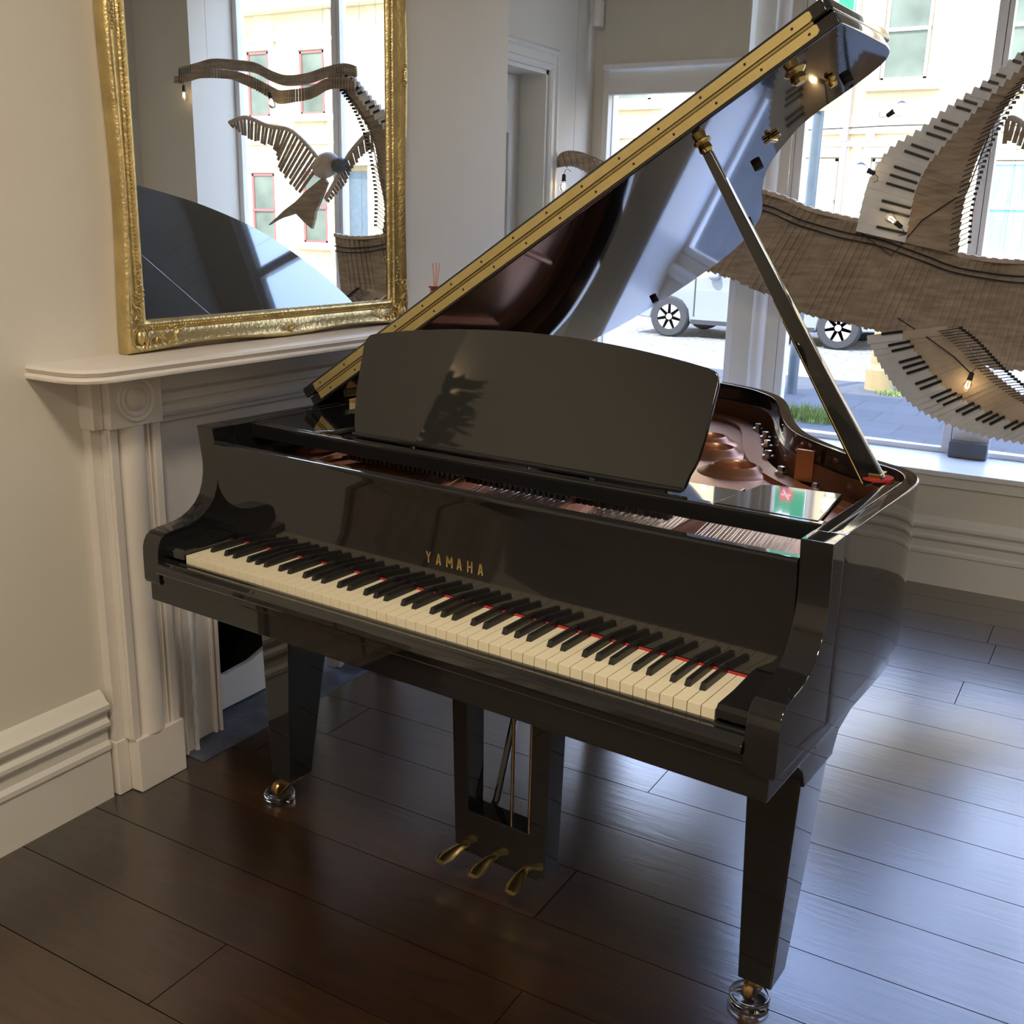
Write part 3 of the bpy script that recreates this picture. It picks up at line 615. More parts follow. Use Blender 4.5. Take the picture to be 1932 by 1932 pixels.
cyl_n(1.161, .593, .03, .02, prof=[(0, -.024), (.010, -.024), (.014, -.018), (.012, -.006), (.017, -.003), (.018, 0)]).build('prop_cup', BRASS, lid)
cyl_n(1.385, .744, .014, .02, prof=[(0, -.016), (.007, -.015), (.009, -.009), (.006, -.005), (.011, 0)]).build('lid_knob', BRASS, lid)
def lb(s0, s1, ya, yb, n0, n1, nm, m_):
    MB().hexa([lidp(s0, ya, n0), lidp(s1, ya, n0), lidp(s1, yb, n0), lidp(s0, yb, n0)], [lidp(s0, ya, n1), lidp(s1, ya, n1), lidp(s1, yb, n1), lidp(s0, yb, n1)]).build(nm, m_, lid, bevel=.003)
lb(1.192, 1.230, .832, .842, -.010, -.001, 'lid_lock_plate', BRASS); lb(1.206, 1.216, .818, .856, -.013, -.004, 'lid_lock_plate', BRASS)
# side hinges
for y in (.63, 1.12):
    h = MB().prism([(-.112, .945), (-.060, .945), (-.060, .952), (-.075, .960), (-.085, .985), (-.098, .99), (-.112, .97)], y - .05, y + .05, ax='y').build('lid_hinge', BRASS, P, bevel=.002)
    MB().tube([(-.092, y - .055, .966), (-.092, y + .055, .966)], .015, k=12).build('hinge_barrel', BRASS, h)
MB().prism([(-.0588, .885), (-.053, .885), (-.053, .956), (-.0588, .956)], .575, .63, ax='y').build('lid_hinge_tab', BRASS, P, bevel=.001)
# lid prop
pb0 = Vector((1.262, .612, .940)); pt0 = Vector(lidp(1.161, .593, -.024)); d = (pt0 - pb0).normalized(); w1 = Vector((0, 1, 0)); w2 = d.cross(w1).normalized()
def pv(t, a, b_): return tuple(pb0 + (pt0 - pb0) * t + w2 * a + w1 * b_)
pm = MB(); N = 10; vs = []
for i in range(N + 1):
    t = i / N; a = .019 * (1 - t) + .009 * t; b_ = .011 * (1 - t) + .008 * t
    vs += [pv(t, -a, -b_), pv(t, a, -b_), pv(t, a, b_), pv(t, -a, b_)]
fs = [(i * 4 + j, i * 4 + (j + 1) % 4, i * 4 + 4 + (j + 1) % 4, i * 4 + 4 + j) for i in range(N) for j in range(4)] + [(3, 2, 1, 0), (N * 4, N * 4 + 1, N * 4 + 2, N * 4 + 3)]
prp = pm.add(vs, fs).build('lid_prop', BLACK, P, bevel=.002)
MB().hexa([pv(.02, .0195, -.006), pv(.02, .0195, .006), pv(.02, .0255, .006), pv(.02, .0255, -.006)], [pv(.50, .0135, -.004), pv(.50, .0135, .004), pv(.50, .0185, .004), pv(.50, .0185, -.004)]).build('short_prop', BLACK, prp, bevel=.001)
for s_ in (-1, 1):
    MB().tube([pv(.01, .0205, s_ * .0085), pv(.56, .0135, s_ * .007)], .0016, k=6).build('brass_edge', BRASS, prp)
MB().lathe([(0, .944), (.03, .944), (.03, .949), (0, .949)], (1.262, .622, 0), k=24).build('prop_felt', FELT, P)
MB().box(1.25, 1.274, .60, .64, .949, .958).build('prop_bracket', BRASS, P, bevel=.001)
MB().box(1.02, 1.06, .858, .868, .86, .93).build('rim_tab', COPPER, P)
# legs with casters
CBR = mat('caster_brass', (.42, .27, .12), .3, metal=1.0)
def leg(cx, cy, wt=.100, wb=.064, ox=0.0, oy=0.0):
    m = MB(); z0, z1 = .078, .578
    lo = [(cx - wb / 2, cy - .036, z0), (cx + wb / 2, cy - .036, z0), (cx + wb / 2, cy + .036, z0), (cx - wb / 2, cy + .036, z0)]
    hi = [(cx - wt / 2, cy - .040, z1), (cx + wt / 2, cy - .040, z1), (cx + wt / 2, cy + .118, z1), (cx - wt / 2, cy + .118, z1)]
    g = m.hexa(lo, hi).build('leg', BLACK, P, bevel=.003)
    MB().lathe([(0, .0775), (.026, .0775), (.026, .070), (.014, .064), (0, .062)], (cx, cy, 0), k=20).build('caster', BRASS, g)
    m = MB(); wx, wy = cx + ox, cy + oy
    for q in (-.014, .011): m.hexa([(wx + q, wy - .012, .020), (wx + q + .003, wy - .012, .020), (wx + q + .003, wy + .012, .020), (wx + q, wy + .012, .020)], [(cx + q, cy - .014, .068), (cx + q + .003, cy - .014, .068), (cx + q + .003, cy + .014, .068), (cx + q, cy + .014, .068)])
    m.hexa([(wx * .45 + cx * .55 - .014, wy * .45 + cy * .55 - .013, .050), (wx * .45 + cx * .55 + .014, wy * .45 + cy * .55 - .013, .050), (wx * .45 + cx * .55 + .014, wy * .45 + cy * .55 + .013, .050), (wx * .45 + cx * .55 - .014, wy * .45 + cy * .55 + .013, .050)], [(cx - .014, cy - .014, .068), (cx + .014, cy - .014, .068), (cx + .014, cy + .014, .068), (cx - .014, cy + .014, .068)])
    m.build('caster_fork', CBR, g, bevel=.001)
    MB().lathe([(0, -.010), (.018, -.010), (.0205, -.006), (.0205, .006), (.018, .010), (0, .010)], (wx, wy, .0275), k=28, axis='x').build('caster_wheel', CBR, g)
    return g
leg(.043, .242, ox=-.040, oy=-.006); leg(1.258, .242, ox=-.021, oy=.010); leg(.33, 1.30, .11, .066)
for x in (1.258, .043):
    sgn = 1 if x > .6 else -1
    MB().prism([(.03, .578), (.56, .578), (.49, .555), (.38, .53), (.358, .50), (.358, .492), (.21, .492), (.19, .53), (.16, .555), (.10, .565)], x - .048, x + .052, ax='x').build('leg_bracket', BLACK, P, bevel=.003)
sk = [p for p in offset(rim, .012)]; MB().ring(sk, offset(rim, .045), .572, .616).build('rim_skirt', BLACK, P, bevel=.002, smooth=40)
MB().box(.02, 1.2, .62, .72, .56, .612).build('belly_beam', BLACK, P, bevel=.003)
MB().box(.25, .41, 1.18, 1.42, .56, .616).build('leg_plate', BLACK, P, bevel=.003)
# lyre
ly = MB()
ly.hexa([(.535, .260, .064), (.572, .260, .064), (.572, .318, .064), (.535, .318, .064)], [(.516, .260, .578), (.560, .260, .578), (.560, .325, .578), (.516, .325, .578)])
ly.hexa([(.732, .260, .064), (.770, .260, .064), (.770, .318, .064), (.732, .318, .064)], [(.727, .260, .578), (.776, .260, .578), (.776, .325, .578), (.727, .325, .578)])
ly.box(.545, .760, .2605, .316, .062, .158)
ly.box(.547, .748, .270, .312, .046, .063)
lyo = ly.build('lyre', BLACK, P, bevel=.003)
for x in (.658, .704): MB().tube([(x, .300, .15), (x, .300, .578)], .0040, k=8).build('pedal_rod', mat('rod_brass', (.30, .20, .12), .3, metal=1.0) if x < .68 else MATS['rod_brass'], lyo)
MB().tube([(.583, .322, .12), (.594, .335, .16), (.575, .52, .578)], .0085, k=8).build('lyre_brace', BLACK, lyo)
for k, (x, xt) in enumerate(((.572, .537), (.645, .624), (.722, .722))):
    path = [(x, .275, .070), (x - (x - xt) * .2, .260, .072), (x - (x - xt) * .45, .246, .068), (x - (x - xt) * .7, .232, .060), (xt + .003, .214, .053), (xt + .003, .200, .050)]
    wds = [.010, .010, .012, .017, .021, .013]
    vs = []
    for (p_, w_) in zip(path, wds):
        for j in range(8):
            a = 2 * math.pi * j / 8; vs.append((p_[0] + math.cos(a) * w_, p_[1], p_[2] + math.sin(a) * .0055))
    fs = [(i * 8 + j, i * 8 + (j + 1) % 8, i * 8 + 8 + (j + 1) % 8, i * 8 + 8 + j) for i in range(5) for j in range(8)] + [tuple(range(7, -1, -1)), tuple(40 + j for j in range(8))]
    MB().add(vs, fs).build('pedal', BRASS, lyo, smooth=60)
# caster cups
th = math.radians(-4); ct, st_ = math.cos(th), math.sin(th)
for (x, y, lb_) in ((.003, .236, 'clear acrylic caster cup under the left front piano leg'), (1.237, .252, 'clear acrylic caster cup under the right front piano leg'), (.33, 1.30, 'clear acrylic caster cup under the rear piano leg')):
    o = MB().lathe([(0, 0), (.036, 0), (.038, .002), (.038, .016), (.0365, .018), (.034, .018), (.0335, .007), (0, .006)], k=40).build('caster_cup', ACRYL, smooth=50, loc=(x * ct - y * st_, x * st_ + y * ct, 0.0006))
    tag(o, lb_, 'caster cup', 'caster cups under the piano')

# ================================================================== HANGING SCULPTURES OF PIANO PARTS (in the window bay)
def stick(name, m_, parent, a, b_, w, y, th_=.010, fn=None):
    """flat stick from a to b (x, z) of width w, thickness th_ about depth y"""
    a = Vector(a); b_ = Vector(b_); d = (b_ - a).normalized(); q = Vector((-d.y, d.x)) * w / 2
    m = MB().prism([tuple(a - q), tuple(b_ - q), tuple(b_ + q), tuple(a + q)], y, y + th_, ax='y')
    return m.build(name, m_, parent, bevel=.001)
BT = [(0.23, 1.541), (0.341, 1.512), (0.455, 1.468), (0.609, 1.435), (0.778, 1.404), (0.904, 1.36), (1.028, 1.314), (1.145, 1.294), (1.279, 1.29), (1.382, 1.3)]
BB = [(0.028, 1.207), (0.139, 1.178), (0.285, 1.127), (0.428, 1.064), (0.564, 1.033), (0.761, 1.003), (0.909, 0.978), (1.054, 0.951), (1.197, 0.896), (1.335, 0.884)]
UL = [(0.654, 1.409), (0.664, 1.508), (0.685, 1.599), (0.745, 1.698), (0.837, 1.761), (0.933, 1.843), (1.044, 1.92), (1.176, 2.035), (1.28, 2.132)]
UR = [(1.045, 1.331), (1.039, 1.453), (1.052, 1.57), (1.075, 1.685), (1.113, 1.788), (1.152, 1.861), (1.204, 1.932), (1.281, 2.009), (1.356, 2.075)]
LL = [(0.769, 0.977), (0.825, 0.887), (0.902, 0.799), (0.991, 0.727), (1.106, 0.679), (1.225, 0.655), (1.381, 0.639), (1.503, 0.642)]
LR = [(1.061, 1.035), (1.128, 0.988), (1.193, 0.928), (1.262, 0.87), (1.343, 0.817), (1.44, 0.771), (1.524, 0.741), (1.596, 0.729)]
random.seed(21)
bird = thing('piano_key_bird', 'large hanging bird of old piano key sticks filling the right window', 'sculpture', (0.9, 3.0, 1.3))
def rel(p): return (p[0] - .9, p[1] - 1.3)
bt = smooth_poly(BT, 5); bb = smooth_poly(BB, 5); NB = 92
for i in range(NB):
    t = i / (NB - 1); a = samp(bb, t); b_ = samp(bt, t); a = Vector(rel(a)); b_ = Vector(rel(b_))
    a += (b_ - a) * random.uniform(-.012, .012); b_ += (b_ - a) * random.uniform(-.008, .008)
    stick('key_stick', OLDWOOD, bird, a, b_, .0155, .012 * math.sin(i * .35) + .004 * (i % 2), .010)
mm = MB()
for i in range(60):
    t0 = i / 60; a = Vector(rel(samp(bt, t0))); b_ = Vector(rel(samp(bt, min(1, t0 + 1 / 62))))
    d_ = (b_ - a).normalized(); q = Vector((-d_.y, d_.x)) * (.012 + .003 * (i % 2)); mm.prism([tuple(a - q * .2), tuple(b_ - q * .2), tuple(b_ + q), tuple(a + q)], -.014, .030, ax='y')
mm.build('top_rail', PALEWOOD, bird)
mm = MB()
for tt in (.12, .18):
    pts = []
    for i in range(50):
        t = i / 49; a = Vector(rel(samp(bt, t))); b_ = Vector(rel(samp(bb, t))); p_ = a.lerp(b_, tt); pts.append((p_.x, -.016 + .012 * math.sin(t * 91 * .35), p_.y))
    mm.tube(pts, .0032, k=5)
mm.build('capstan_row', CABLE, bird)
def wing(L_, R_, N, yb, frac, namew, lab):
    wl_ = smooth_poly(L_, 4); wr = smooth_poly(R_, 4)
    for i in range(N):
        t = i / (N - 1); a = Vector(rel(samp(wl_, t))); b_ = Vector(rel(samp(wr, t)))
        nx = min(1, (i + 1) / (N - 1)); a2 = Vector(rel(samp(wl_, nx))); step = max(.012, (a2 - a).length if i < N - 1 else .02)
        w_ = min(.036, step * 1.25)
        yy_ = yb + .010 * math.sin(i * .5)
        k_ = stick('key_stick', PALEWOOD if lab else OLDWOOD, bird, a, b_, w_, yy_, .012)
        m_ = a + (b_ - a) * frac
        stick('key_top', OLDIV, k_, a, m_, w_ * .97, yy_ - .004, .004)
        if (i % 7) in (0, 2, 3, 5, 6):
            a3 = a + (b_ - a) * frac * .40 + Vector((0, w_ * .5)); b3 = m_ + Vector((0, w_ * .5))
            stick('sharp', EBONY, k_, a3, b3, .010, yy_ - .014, .011)
wing(UL, UR, 30, -.03, .50, 'w', 0)
wing(LL, LR, 32, -.15, .45, 'w', 1)
for k_, (crv, yy_) in enumerate(((UR, -.045), (LR, -.165))):
    m1 = MB(); cv = smooth_poly(crv, 4)
    for i in range(44):
        p_ = Vector(rel(samp(cv, i / 43))); q_ = p_ + (Vector((.045, .012)) if k_ else Vector((.035, .03)))
        m1.tube([(p_.x - .03, yy_, p_.y - .005), (q_.x, yy_ + .01, q_.y)], .0016, k=5)
        m1.box(q_.x - .004, q_.x + .010, yy_, yy_ + .012, q_.y - .004, q_.y + .006)
    m1.build('hammer_row', EBONY, bird)
for (x, z) in ((.35, 1.51), (1.2, 1.30), (1.1, 1.86)):
    MB().tube([(x - .9, .0, z - 1.3), (x - .9, .0, 1.79)], .0009, k=4).build('hanging_wire', STEEL, bird)
MB().tube([(-.25, -.02, .1), (-.1, -.03, .0), (.0, -.03, .14), (.15, -.03, .25), (.2, -.03, .45)], .0025, k=5).build('power_cable', CABLE, bird)
MB().tube([(-.05, -.02, -.24), (.1, -.16, -.30), (.2, -.17, -.36), (.27, -.17, -.42)], .0025, k=5).build('power_cable', CABLE, bird)

def bulb(loc, label, tilt=0.0, cord=None):
    t = thing('light_bulb', label, 'light bulb', loc, 0, 'filament bulbs on the sculptures'); t.rotation_euler = (0, tilt, 0); t.scale = (.62, .62, .62)
    MB().lathe([(0, .085), (.010, .083), (.014, .078), (.015, .045), (.017, .040), (.017, .034), (0, .034)], k=20).build('socket', RUBBER, t)
    MB().lathe([(.012, .034), (.014, .024), (.026, .004), (.030, -.014), (.026, -.032), (.014, -.044), (0, -.047)], k=24).build('glass', BULBG, t, smooth=60)
    MB().tube([(-.006, 0, .020), (-.008, 0, -.012), (0, .004, -.020), (.008, 0, -.012), (.006, 0, .020)], .0022, k=6).build('filament', FIL, t)
    MB().tube([(0, 0, .083), (.01, 0, .11), (.03, 0, .12), (.05, .01, .10)], .0022, k=5).build('cord', CABLE, t)
bulb((.799, 2.90, 1.44), 'lit filament bulb in front of the lower end of the white key wing', 2.2)
bulb((.670, 2.90, 1.63), 'small clear bulb at the left edge of the upright key wing', 2.0)
bulb((.775, 2.92, 1.85), 'clear bulb above the upright key wing by its spine', -2.2)
bulb((1.165, 2.80, .84), 'clear filament bulb beside the lower white key wing', .2)
bulb((-.633, 2.88, 1.555), 'clear filament bulb under the wing tip beside the doorway', 0)
bulb((2.337, 2.90, 2.02), 'clear filament bulb under the far tip of the hanging gull', 0)
bulb((1.647, 2.84, 1.955), 'clear filament bulb under the middle of the hanging gull', .3)

# wing tip near the doorway
tip = thing('key_stick_wing_tip', 'curled wing tip of brown key sticks hanging beside the doorway', 'sculpture', (-.5, 2.9, 1.65))
TT = smooth_poly([(-0.674, 1.668), (-0.660, 1.690), (-0.605, 1.699), (-0.525, 1.682), (-0.433, 1.646), (-0.34, 1.60), (-.22, 1.53), (-.12, 1.45)], 4); TB = smooth_poly([(-0.664, 1.636), (-0.640, 1.640), (-0.590, 1.640), (-0.52, 1.615), (-0.43, 1.585), (-0.34, 1.535), (-.22, 1.46), (-.12, 1.39)], 4)
for i in range(40):
    a = samp(TB, i / 39); b_ = samp(TT, i / 39); stick('key_stick', OLDWOOD, tip, (a.x + .5, a.y - 1.65), (b_.x + .5, b_.y - 1.65), .014, -.02 + .004 * (i % 2), .010)
    if i % 2: stick('key_stick', PALEWOOD, tip, (a.x + .503, a.y - 1.65), (b_.x + .495, b_.y - 1.648), .010, .03, .008)
mm = MB().tube([(p[0] + .5, .0, p[1] - 1.65 + .004) for p in TT], .006, k=6); mm.build('spine_rail', OLDWOOD, tip)
MB().tube([(-.1, 0, .04), (-.1, 0, 1.44)], .0009, k=4).build('hanging_wire', STEEL, tip)

# gull seen in the mirror
MT = [(2.418, 2.164), (2.287, 2.177), (2.166, 2.193), (2.011, 2.18), (1.861, 2.16), (1.752, 2.116), (1.644, 2.088), (1.501, 2.093), (1.378, 2.117), (1.258, 2.127), (1.19, 2.11)]
MBt = [(2.425, 2.088), (2.293, 2.099), (2.173, 2.102), (2.017, 2.093), (1.867, 2.048), (1.758, 1.992), (1.65, 1.955), (1.505, 1.971), (1.381, 2.002), (1.261, 2.018), (1.19, 2.0)]
gull = thing('key_stick_gull', 'gull of slatted key sticks with outspread wings, hanging high right of the large bird', 'sculpture', (1.8, 2.95, 2.08))
mt = smooth_poly(MT, 4); mb = smooth_poly(MBt, 4)
for i in range(88):
    t = i / 87; a = samp(mb, t); b_ = samp(mt, t)
    stick('key_stick', OLDWOOD, gull, (a.x - 1.8, a.y - 2.08), (a.x - 1.8 + (b_.x - a.x) * .5, a.y - 2.08 + (b_.y - a.y) * .5), .0125, -.03 + .02 * math.sin(i * .3), .008)
mm = MB(); mp_ = MB()
for i in range(88):
    t = i / 87; b_ = samp(mt, t); a = samp(mb, t); mm.box(b_.x - 1.8 - .005, b_.x - 1.8 + .004, .0, .012, b_.y - 2.08 - .035, b_.y - 2.08)
mm.build('slat_row', OLDWOOD, gull)
MB().tube([(p[0] - 1.8, .006, p[1] - 2.08 + .004) for p in mt], .009, k=6).build('top_rail', OLDWOOD, gull)
MB().tube([(p[0] - 1.8, .006, p[1] - 2.08 - .036) for p in mt], .006, k=6).build('lower_rail', OLDWOOD, gull)
for x in (-.5, .4): MB().tube([(x, 0, .08), (x, 0, 1.01)], .0009, k=4).build('hanging_wire', STEEL, gull)
# small bird seen in the mirror
b2 = thing('wooden_bird', 'small flying bird of carved wood with feathered wings, hanging right of the large bird', 'sculpture', (1.434, 3.0, 1.657))
def r2_(p): return (p[0] - 1.434, p[1] - 1.657)
MB().ell((0, 0, 0), (.085, .06, .062), k=20, M=Matrix.Rotation(math.radians(25), 3, 'Y')).build('body', PALEWOOD, b2, smooth=60)
MB().ell((-.09, 0, .0), (.05, .04, .04), k=16).tube([(-.13, 0, 0), (-.165, 0, -.012)], .012, k=6, r2=.003).build('head', DKBOX, b2, smooth=60)
def fwing(lead, trail, N, yb):
    l_ = smooth_poly(lead, 4); t_ = smooth_poly(trail, 4)
    for i in range(N):
        a = Vector(r2_(samp(l_, i / (N - 1)))); b_ = Vector(r2_(samp(t_, i / (N - 1)))); b_ = a + (b_ - a) * random.uniform(1.0, 1.15)
        stick('feather', OLDWOOD, b2, a, b_, .017, yb + .004 * (i % 2), .006)
    MB().tube([(r2_(p)[0], yb, r2_(p)[1]) for p in l_], .011, k=8).build('wing_bone', PALEWOOD, b2)
fwing([(2.088, 1.88), (1.962, 1.904), (1.811, 1.858), (1.663, 1.836), (1.556, 1.769), (1.452, 1.675)], [(2.062, 1.858), (1.929, 1.795), (1.779, 1.758), (1.752, 1.69), (1.692, 1.609), (1.602, 1.528)], 26, -.02)
fwing([(1.458, 1.489), (1.365, 1.609), (1.292, 1.713), (1.187, 1.802), (1.15, 1.81)], [(1.436, 1.476), (1.33, 1.57), (1.269, 1.661), (1.171, 1.738), (1.15, 1.73)], 20, .02)
MB().prism([r2_(p) for p in [(1.448, 1.60), (1.498, 1.569), (1.58, 1.52), (1.642, 1.473), (1.72, 1.43), (1.845, 1.345), (1.75, 1.385), (1.644, 1.41), (1.60, 1.375), (1.536, 1.333), (1.515, 1.38), (1.507, 1.421), (1.47, 1.48), (1.42, 1.57)]], -.01, .01, ax='y').build('tail', OLDWOOD, b2, bevel=.002)
MB().tube([(0, 0, .06), (0, 0, 1.43)], .0009, k=4).build('hanging_wire', STEEL, b2)

# ================================================================== STREET
struct(MB().box(-40, 40, 3.75, 10.95, -.5, -.30).build('pavement_near', PAVE, smooth=0))
struct(MB().box(-40, 40, 10.95, 11.15, -.5, -.295).build('kerb_near', KERB))
struct(MB().box(-40, 40, 11.15, 20.0, -.5, -.38).build('road', ASPH, smooth=0))
struct(MB().box(-40, 40, 20.0, 24, -.5, -.27).build('pavement_far', KERB, smooth=0))
# terrace opposite
FY = 24
hs = thing('stone_terrace', 'sunlit yellow sandstone terrace across the street', 'building', (0, FY, -.3))
def hz_(z): return z + .3
MB().box(-22, 40, 0, 8, 0, 10.5).build('wall', STONE, hs, smooth=0)
MB().box(-22, 40, -.09, 0, hz_(3.42), hz_(3.50)).build('string_course', STONEL, hs, bevel=.02)
MB().box(14, 40, -.5, 0, hz_(7.05), hz_(7.5)).box(-22, 40, -.35, 0, 10.0, 10.5).build('cornice', STONEL, hs, bevel=.04)
def hwin(x0, x1, z0, z1, sash=SASH, inside=PANE, cons=True):
    g = MB().ring([(x0 - .22, z0), (x0 - .22, z1 + .25), (x1 + .22, z1 + .25), (x1 + .22, z0)], [(x0 - .04, z0), (x0 - .04, z1 + .03), (x1 + .04, z1 + .03), (x1 + .04, z0)], -.10, 0.0, fn=lambda u, v, w: (u, w, hz_(v))).build('window_surround', STONEL, hs, bevel=.01)
    MB().box(x0 - .32, x1 + .32, -.22, 0, hz_(z0 - .20), hz_(z0)).box(x0 - .30, x1 + .30, -.16, 0, hz_(z1 + .25), hz_(z1 + .36)).box(x0 - .18, x0 - .02, -.20, 0, hz_(z1 + .36), hz_(z1 + .62)).box(x1 + .02, x1 + .18, -.20, 0, hz_(z1 + .36), hz_(z1 + .62)).build('window_sill', STONEL, g, bevel=.01)
    zm = (z0 + z1) / 2; f = .06
    MB().box(x0, x0 + f, -.06, -.01, hz_(z0), hz_(z1)).box(x1 - f, x1, -.06, -.01, hz_(z0), hz_(z1)).box(x0, x1, -.06, -.01, hz_(z1 - f), hz_(z1)).box(x0, x1, -.06, -.01, hz_(z0), hz_(z0 + f)).box(x0, x1, -.08, -.01, hz_(zm - .035), hz_(zm + .035)).build('sash', sash, g)
    MB().box(x0 + f, x1 - f, -.03, -.015, hz_(z0 + f), hz_(z1 - f)).build('pane', inside, g, smooth=0)
for (a, c, b_, d_) in ((-4.0, 4.51, -3.06, 6.56), (-1.65, 4.41, -0.69, 6.56), (-10.42, 4.29, -9.44, 6.3), (-7.2, 4.4, -6.2, 6.4), (2.4, 4.4, 3.4, 6.4)): hwin(a, b_, c, d_)
for (a, c, b_, d_, m_) in ((-5.75, 1.05, -4.75, 2.9, BLINDM), (-3.98, .95, -3.05, 2.89, PANE), (-1.60, .94, -0.45, 2.82, CURT), (-10.19, .95, -9.21, 2.93, PANE), (2.4, .94, 3.5, 2.8, PANE)): hwin(a, b_, c, d_, SASH, m_)
for (a, c, b_, d_) in ((21.12, 4.23, 21.95, 6.04), (19.0, 4.25, 19.9, 5.97), (21.05, .45, 21.95, 2.58), (19.0, .6, 19.9, 2.63), (15.3, 4.25, 16.2, 6.0), (15.3, .6, 16.2, 2.6), (24.0, .6, 24.9, 2.6), (24.0, 4.25, 24.9, 6.0), (7, .9, 8, 2.8), (7, 4.4, 8, 6.4), (11.5, .9, 12.5, 2.8), (11.5, 4.4, 12.5, 6.4)): hwin(a, b_, c, d_, REDSASH)
g = MB().box(17.35, 18.2, -.06, 0, .05, 2.95).build('front_door', GALV, hs, bevel=.01)
MB().box(17.1, 17.33, -.25, 0, .0, 3.1).box(18.22, 18.45, -.25, 0, .0, 3.1).box(16.9, 18.65, -.4, 0, 3.1, 3.35).prism([(16.9, 3.35), (18.65, 3.35), (17.78, 3.85)], -.35, 0, ax='y').build('door_surround', STONEL, hs, bevel=.02)
MB().tube([(-4.62, -.12, .3), (-4.62, -.12, 10)], .07, k=10).build('downpipe', PIPE, hs)
MB().tube([(18.75, -.12, .3), (18.75, -.12, 7.3)], .07, k=10).build('downpipe', STONEL, hs)
MB().box(-3.73, -3.47, -.02, 0.0, hz_(3.79), hz_(3.94)).build('air_brick', PIPE, hs)
cb = MB(); cb.tube([(-9.5 + i * .8, -.14, hz_(3.55) + .03 * math.sin(i)) for i in range(16)], .015, k=5); cb.build('wall_cable', CABLE, hs)

# parked car
car = thing('parked_car', 'silver car parked at the far side of the street beyond the window', 'car', (-3.55, 15.7, -.38))
CH = .0
prof = [(-2.15, .32), (-2.18, .55), (-2.05, .78), (-1.3, .92), (-.75, 1.0), (-.15, 1.36), (.35, 1.46), (1.1, 1.42), (1.75, 1.12), (2.05, 1.0), (2.15, .75), (2.16, .45), (2.1, .30)]
cp = smooth_poly(prof, 4)
bodyp = cp + [(1.70, .28), (1.66, .45), (1.55, .58), (1.36, .64), (1.17, .58), (1.06, .45), (1.02, .24), (-1.02, .24), (-1.06, .45), (-1.17, .58), (-1.36, .64), (-1.55, .58), (-1.66, .45), (-1.70, .28)]
MB().prism(bodyp, -.86, .86, ax='y').build('body', CARP, car, bevel=.04, smooth=50)
MB().prism([(-.70, 1.0), (-.17, 1.30), (.35, 1.39), (1.05, 1.36), (1.5, 1.13), (1.5, 1.0)], -.868, .868, ax='y').build('side_glass', CARGL, car, bevel=.01)
MB().box(-1.0, 1.0, -.87, .87, .23, .30).build('sill_trim', TYRE, car)
MB().box(-.02, 0.0, -.866, -.86, .35, .98).box(-.96, -.94, -.866, -.86, .35, .98).build('door_gap', TYRE, car)
MB().ell((-.62, -.95, 1.0), (.09, .10, .07)).build('door_mirror', CARP, car)
MB().box(.1, .28, -.885, -.86, .80, .83).build('door_handle', CARP, car, bevel=.005)
for x in (-1.36, 1.36):
    for yy_ in (-.80, .80):
        w_ = MB().lathe([(.20, -.10), (.30, -.10), (.325, -.07), (.325, .07), (.30, .10), (.20, .10)], (x, yy_, .325), k=36, axis='y', closed=True).build('wheel', TYRE, car, smooth=40)
        rm = MB().lathe([(.205, -.085), (.20, -.06), (.185, .0), (.20, .085)], (x, yy_, .325), k=36, axis='y')
        s_ = -1 if yy_ < 0 else 1
        for k in range(7):
            a = 2 * math.pi * k / 7; c_, sn = math.cos(a), math.sin(a)
            pts = [(-.030, .03), (.030, .03), (.020, .20), (-.020, .20)]
            rm.prism([(x + u * c_ - v * sn, .325 + u * sn + v * c_) for u, v in pts], yy_ + s_ * .05, yy_ + s_ * .085, ax='y')
        rm.lathe([(0, yy_ + s_ * .04), (.05, yy_ + s_ * .04), (.05, yy_ + s_ * .09), (0, yy_ + s_ * .095)], (x, 0, .325), k=20, axis='y')
        rm.build('rim', ALLOY, w_, smooth=40)

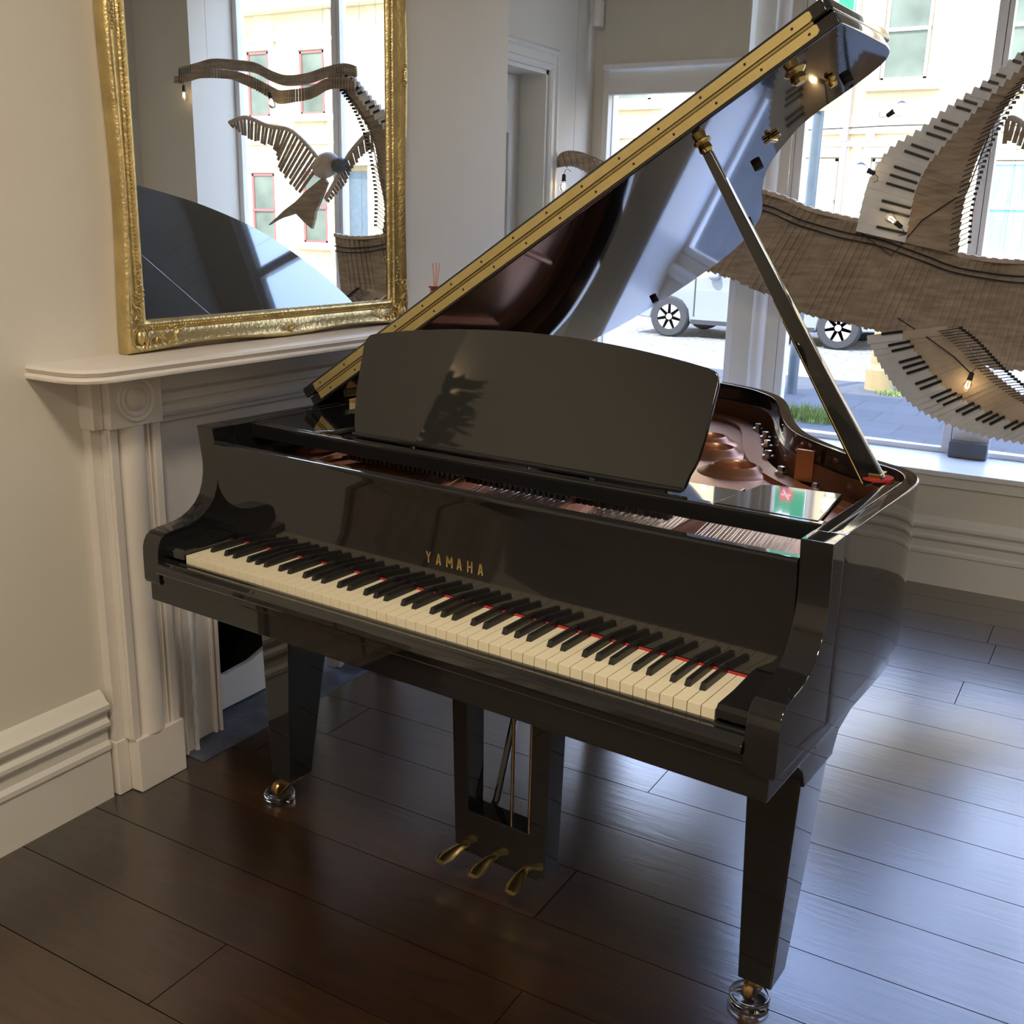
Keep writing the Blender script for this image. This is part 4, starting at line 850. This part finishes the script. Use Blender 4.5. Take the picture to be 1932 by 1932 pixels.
# sign post, bollard, grass
sp_ = thing('sign_post', 'grey steel street post with green signs just outside the window', 'sign post', (-1.37, 9.6, -.30))
MB().tube([(0, 0, 0), (0.02, 0, 4.1)], .055, k=16).build('post', GALV, sp_)
sg = MB().prism([(-.17, 3.49), (.29, 3.49), (.29, 4.25), (-.17, 4.25)], -.085, -.065, ax='y').build('green_panel', GREEN, sp_, bevel=.004)
MB().box(.0, .14, -.088, -.0855, 3.50, 3.63).build('red_square', RED, sg)
MB().prism([(.015, 3.56), (.125, 3.56), (.125, 3.575), (.015, 3.575)], -.091, -.0885, ax='y').prism([(.03, 3.515), (.045, 3.515), (.11, 3.615), (.095, 3.615)], -.091, -.0885, ax='y').build('rail_mark', WHITE, sg)
MB().prism([(-.06, 3.80), (.04, 3.86), (.04, 3.83), (.13, 3.83), (.13, 3.77), (.04, 3.77), (.04, 3.74)], -.088, -.0855, ax='y').build('arrow_mark', WHITE, sg)
MB().ring([(-.165, 3.495), (.285, 3.495), (.285, 4.245), (-.165, 4.245), (-.165, 3.495)], [(-.155, 3.505), (.275, 3.505), (.275, 4.235), (-.155, 4.235), (-.155, 3.505)], -.088, -.0855, fn=lambda u, v, w: (u, w, v)).build('panel_border', WHITE, sg)
MB().prism([(0.0, 2.80), (.22, 2.80), (.24, 2.83), (.24, 3.06), (0.0, 3.06)], -.08, -.06, ax='y').build('lime_panel', LIME, sp_, bevel=.003)
bo = thing('stone_bollard', 'round yellow stone bollard at the pavement edge', 'bollard', (-.66, 10.5, -.30))
MB().lathe([(0, 0), (.155, 0), (.155, .22), (.13, .26), (.12, .28)], k=28).build('base', BOLL, bo)
MB().lathe([(.118, .25), (.105, .85), (.13, .88), (.13, .95), (.08, 1.02), (0, 1.04)], k=28).build('shaft', BOLL, bo)
def tuft(cx, cy, r_, N, h, lab):
    m = MB(); random.seed(int(cx * 100) % 97)
    for i in range(N):
        a = random.uniform(0, 6.28); q = random.random() ** .6 * r_; x, y = q * math.cos(a) * 1.7, q * math.sin(a); hh = h * random.uniform(.4, 1); dx, dy_ = random.uniform(-.06, .06), random.uniform(-.06, .06)
        m.add([(x - .006, y, 0), (x + .006, y, 0), (x + dx, y + dy_, hh)], [(0, 1, 2)])
    o = m.build('grass_tuft', GRASS, smooth=0, loc=(cx, cy, -.30)); tag(o, lab, 'grass', kind='stuff')
tuft(-.74, 8.1, .17, 600, .17, 'green weed tuft growing in the pavement outside the window')
tuft(-.42, 10.2, .12, 250, .06, 'low grass tuft near the bollard on the pavement')
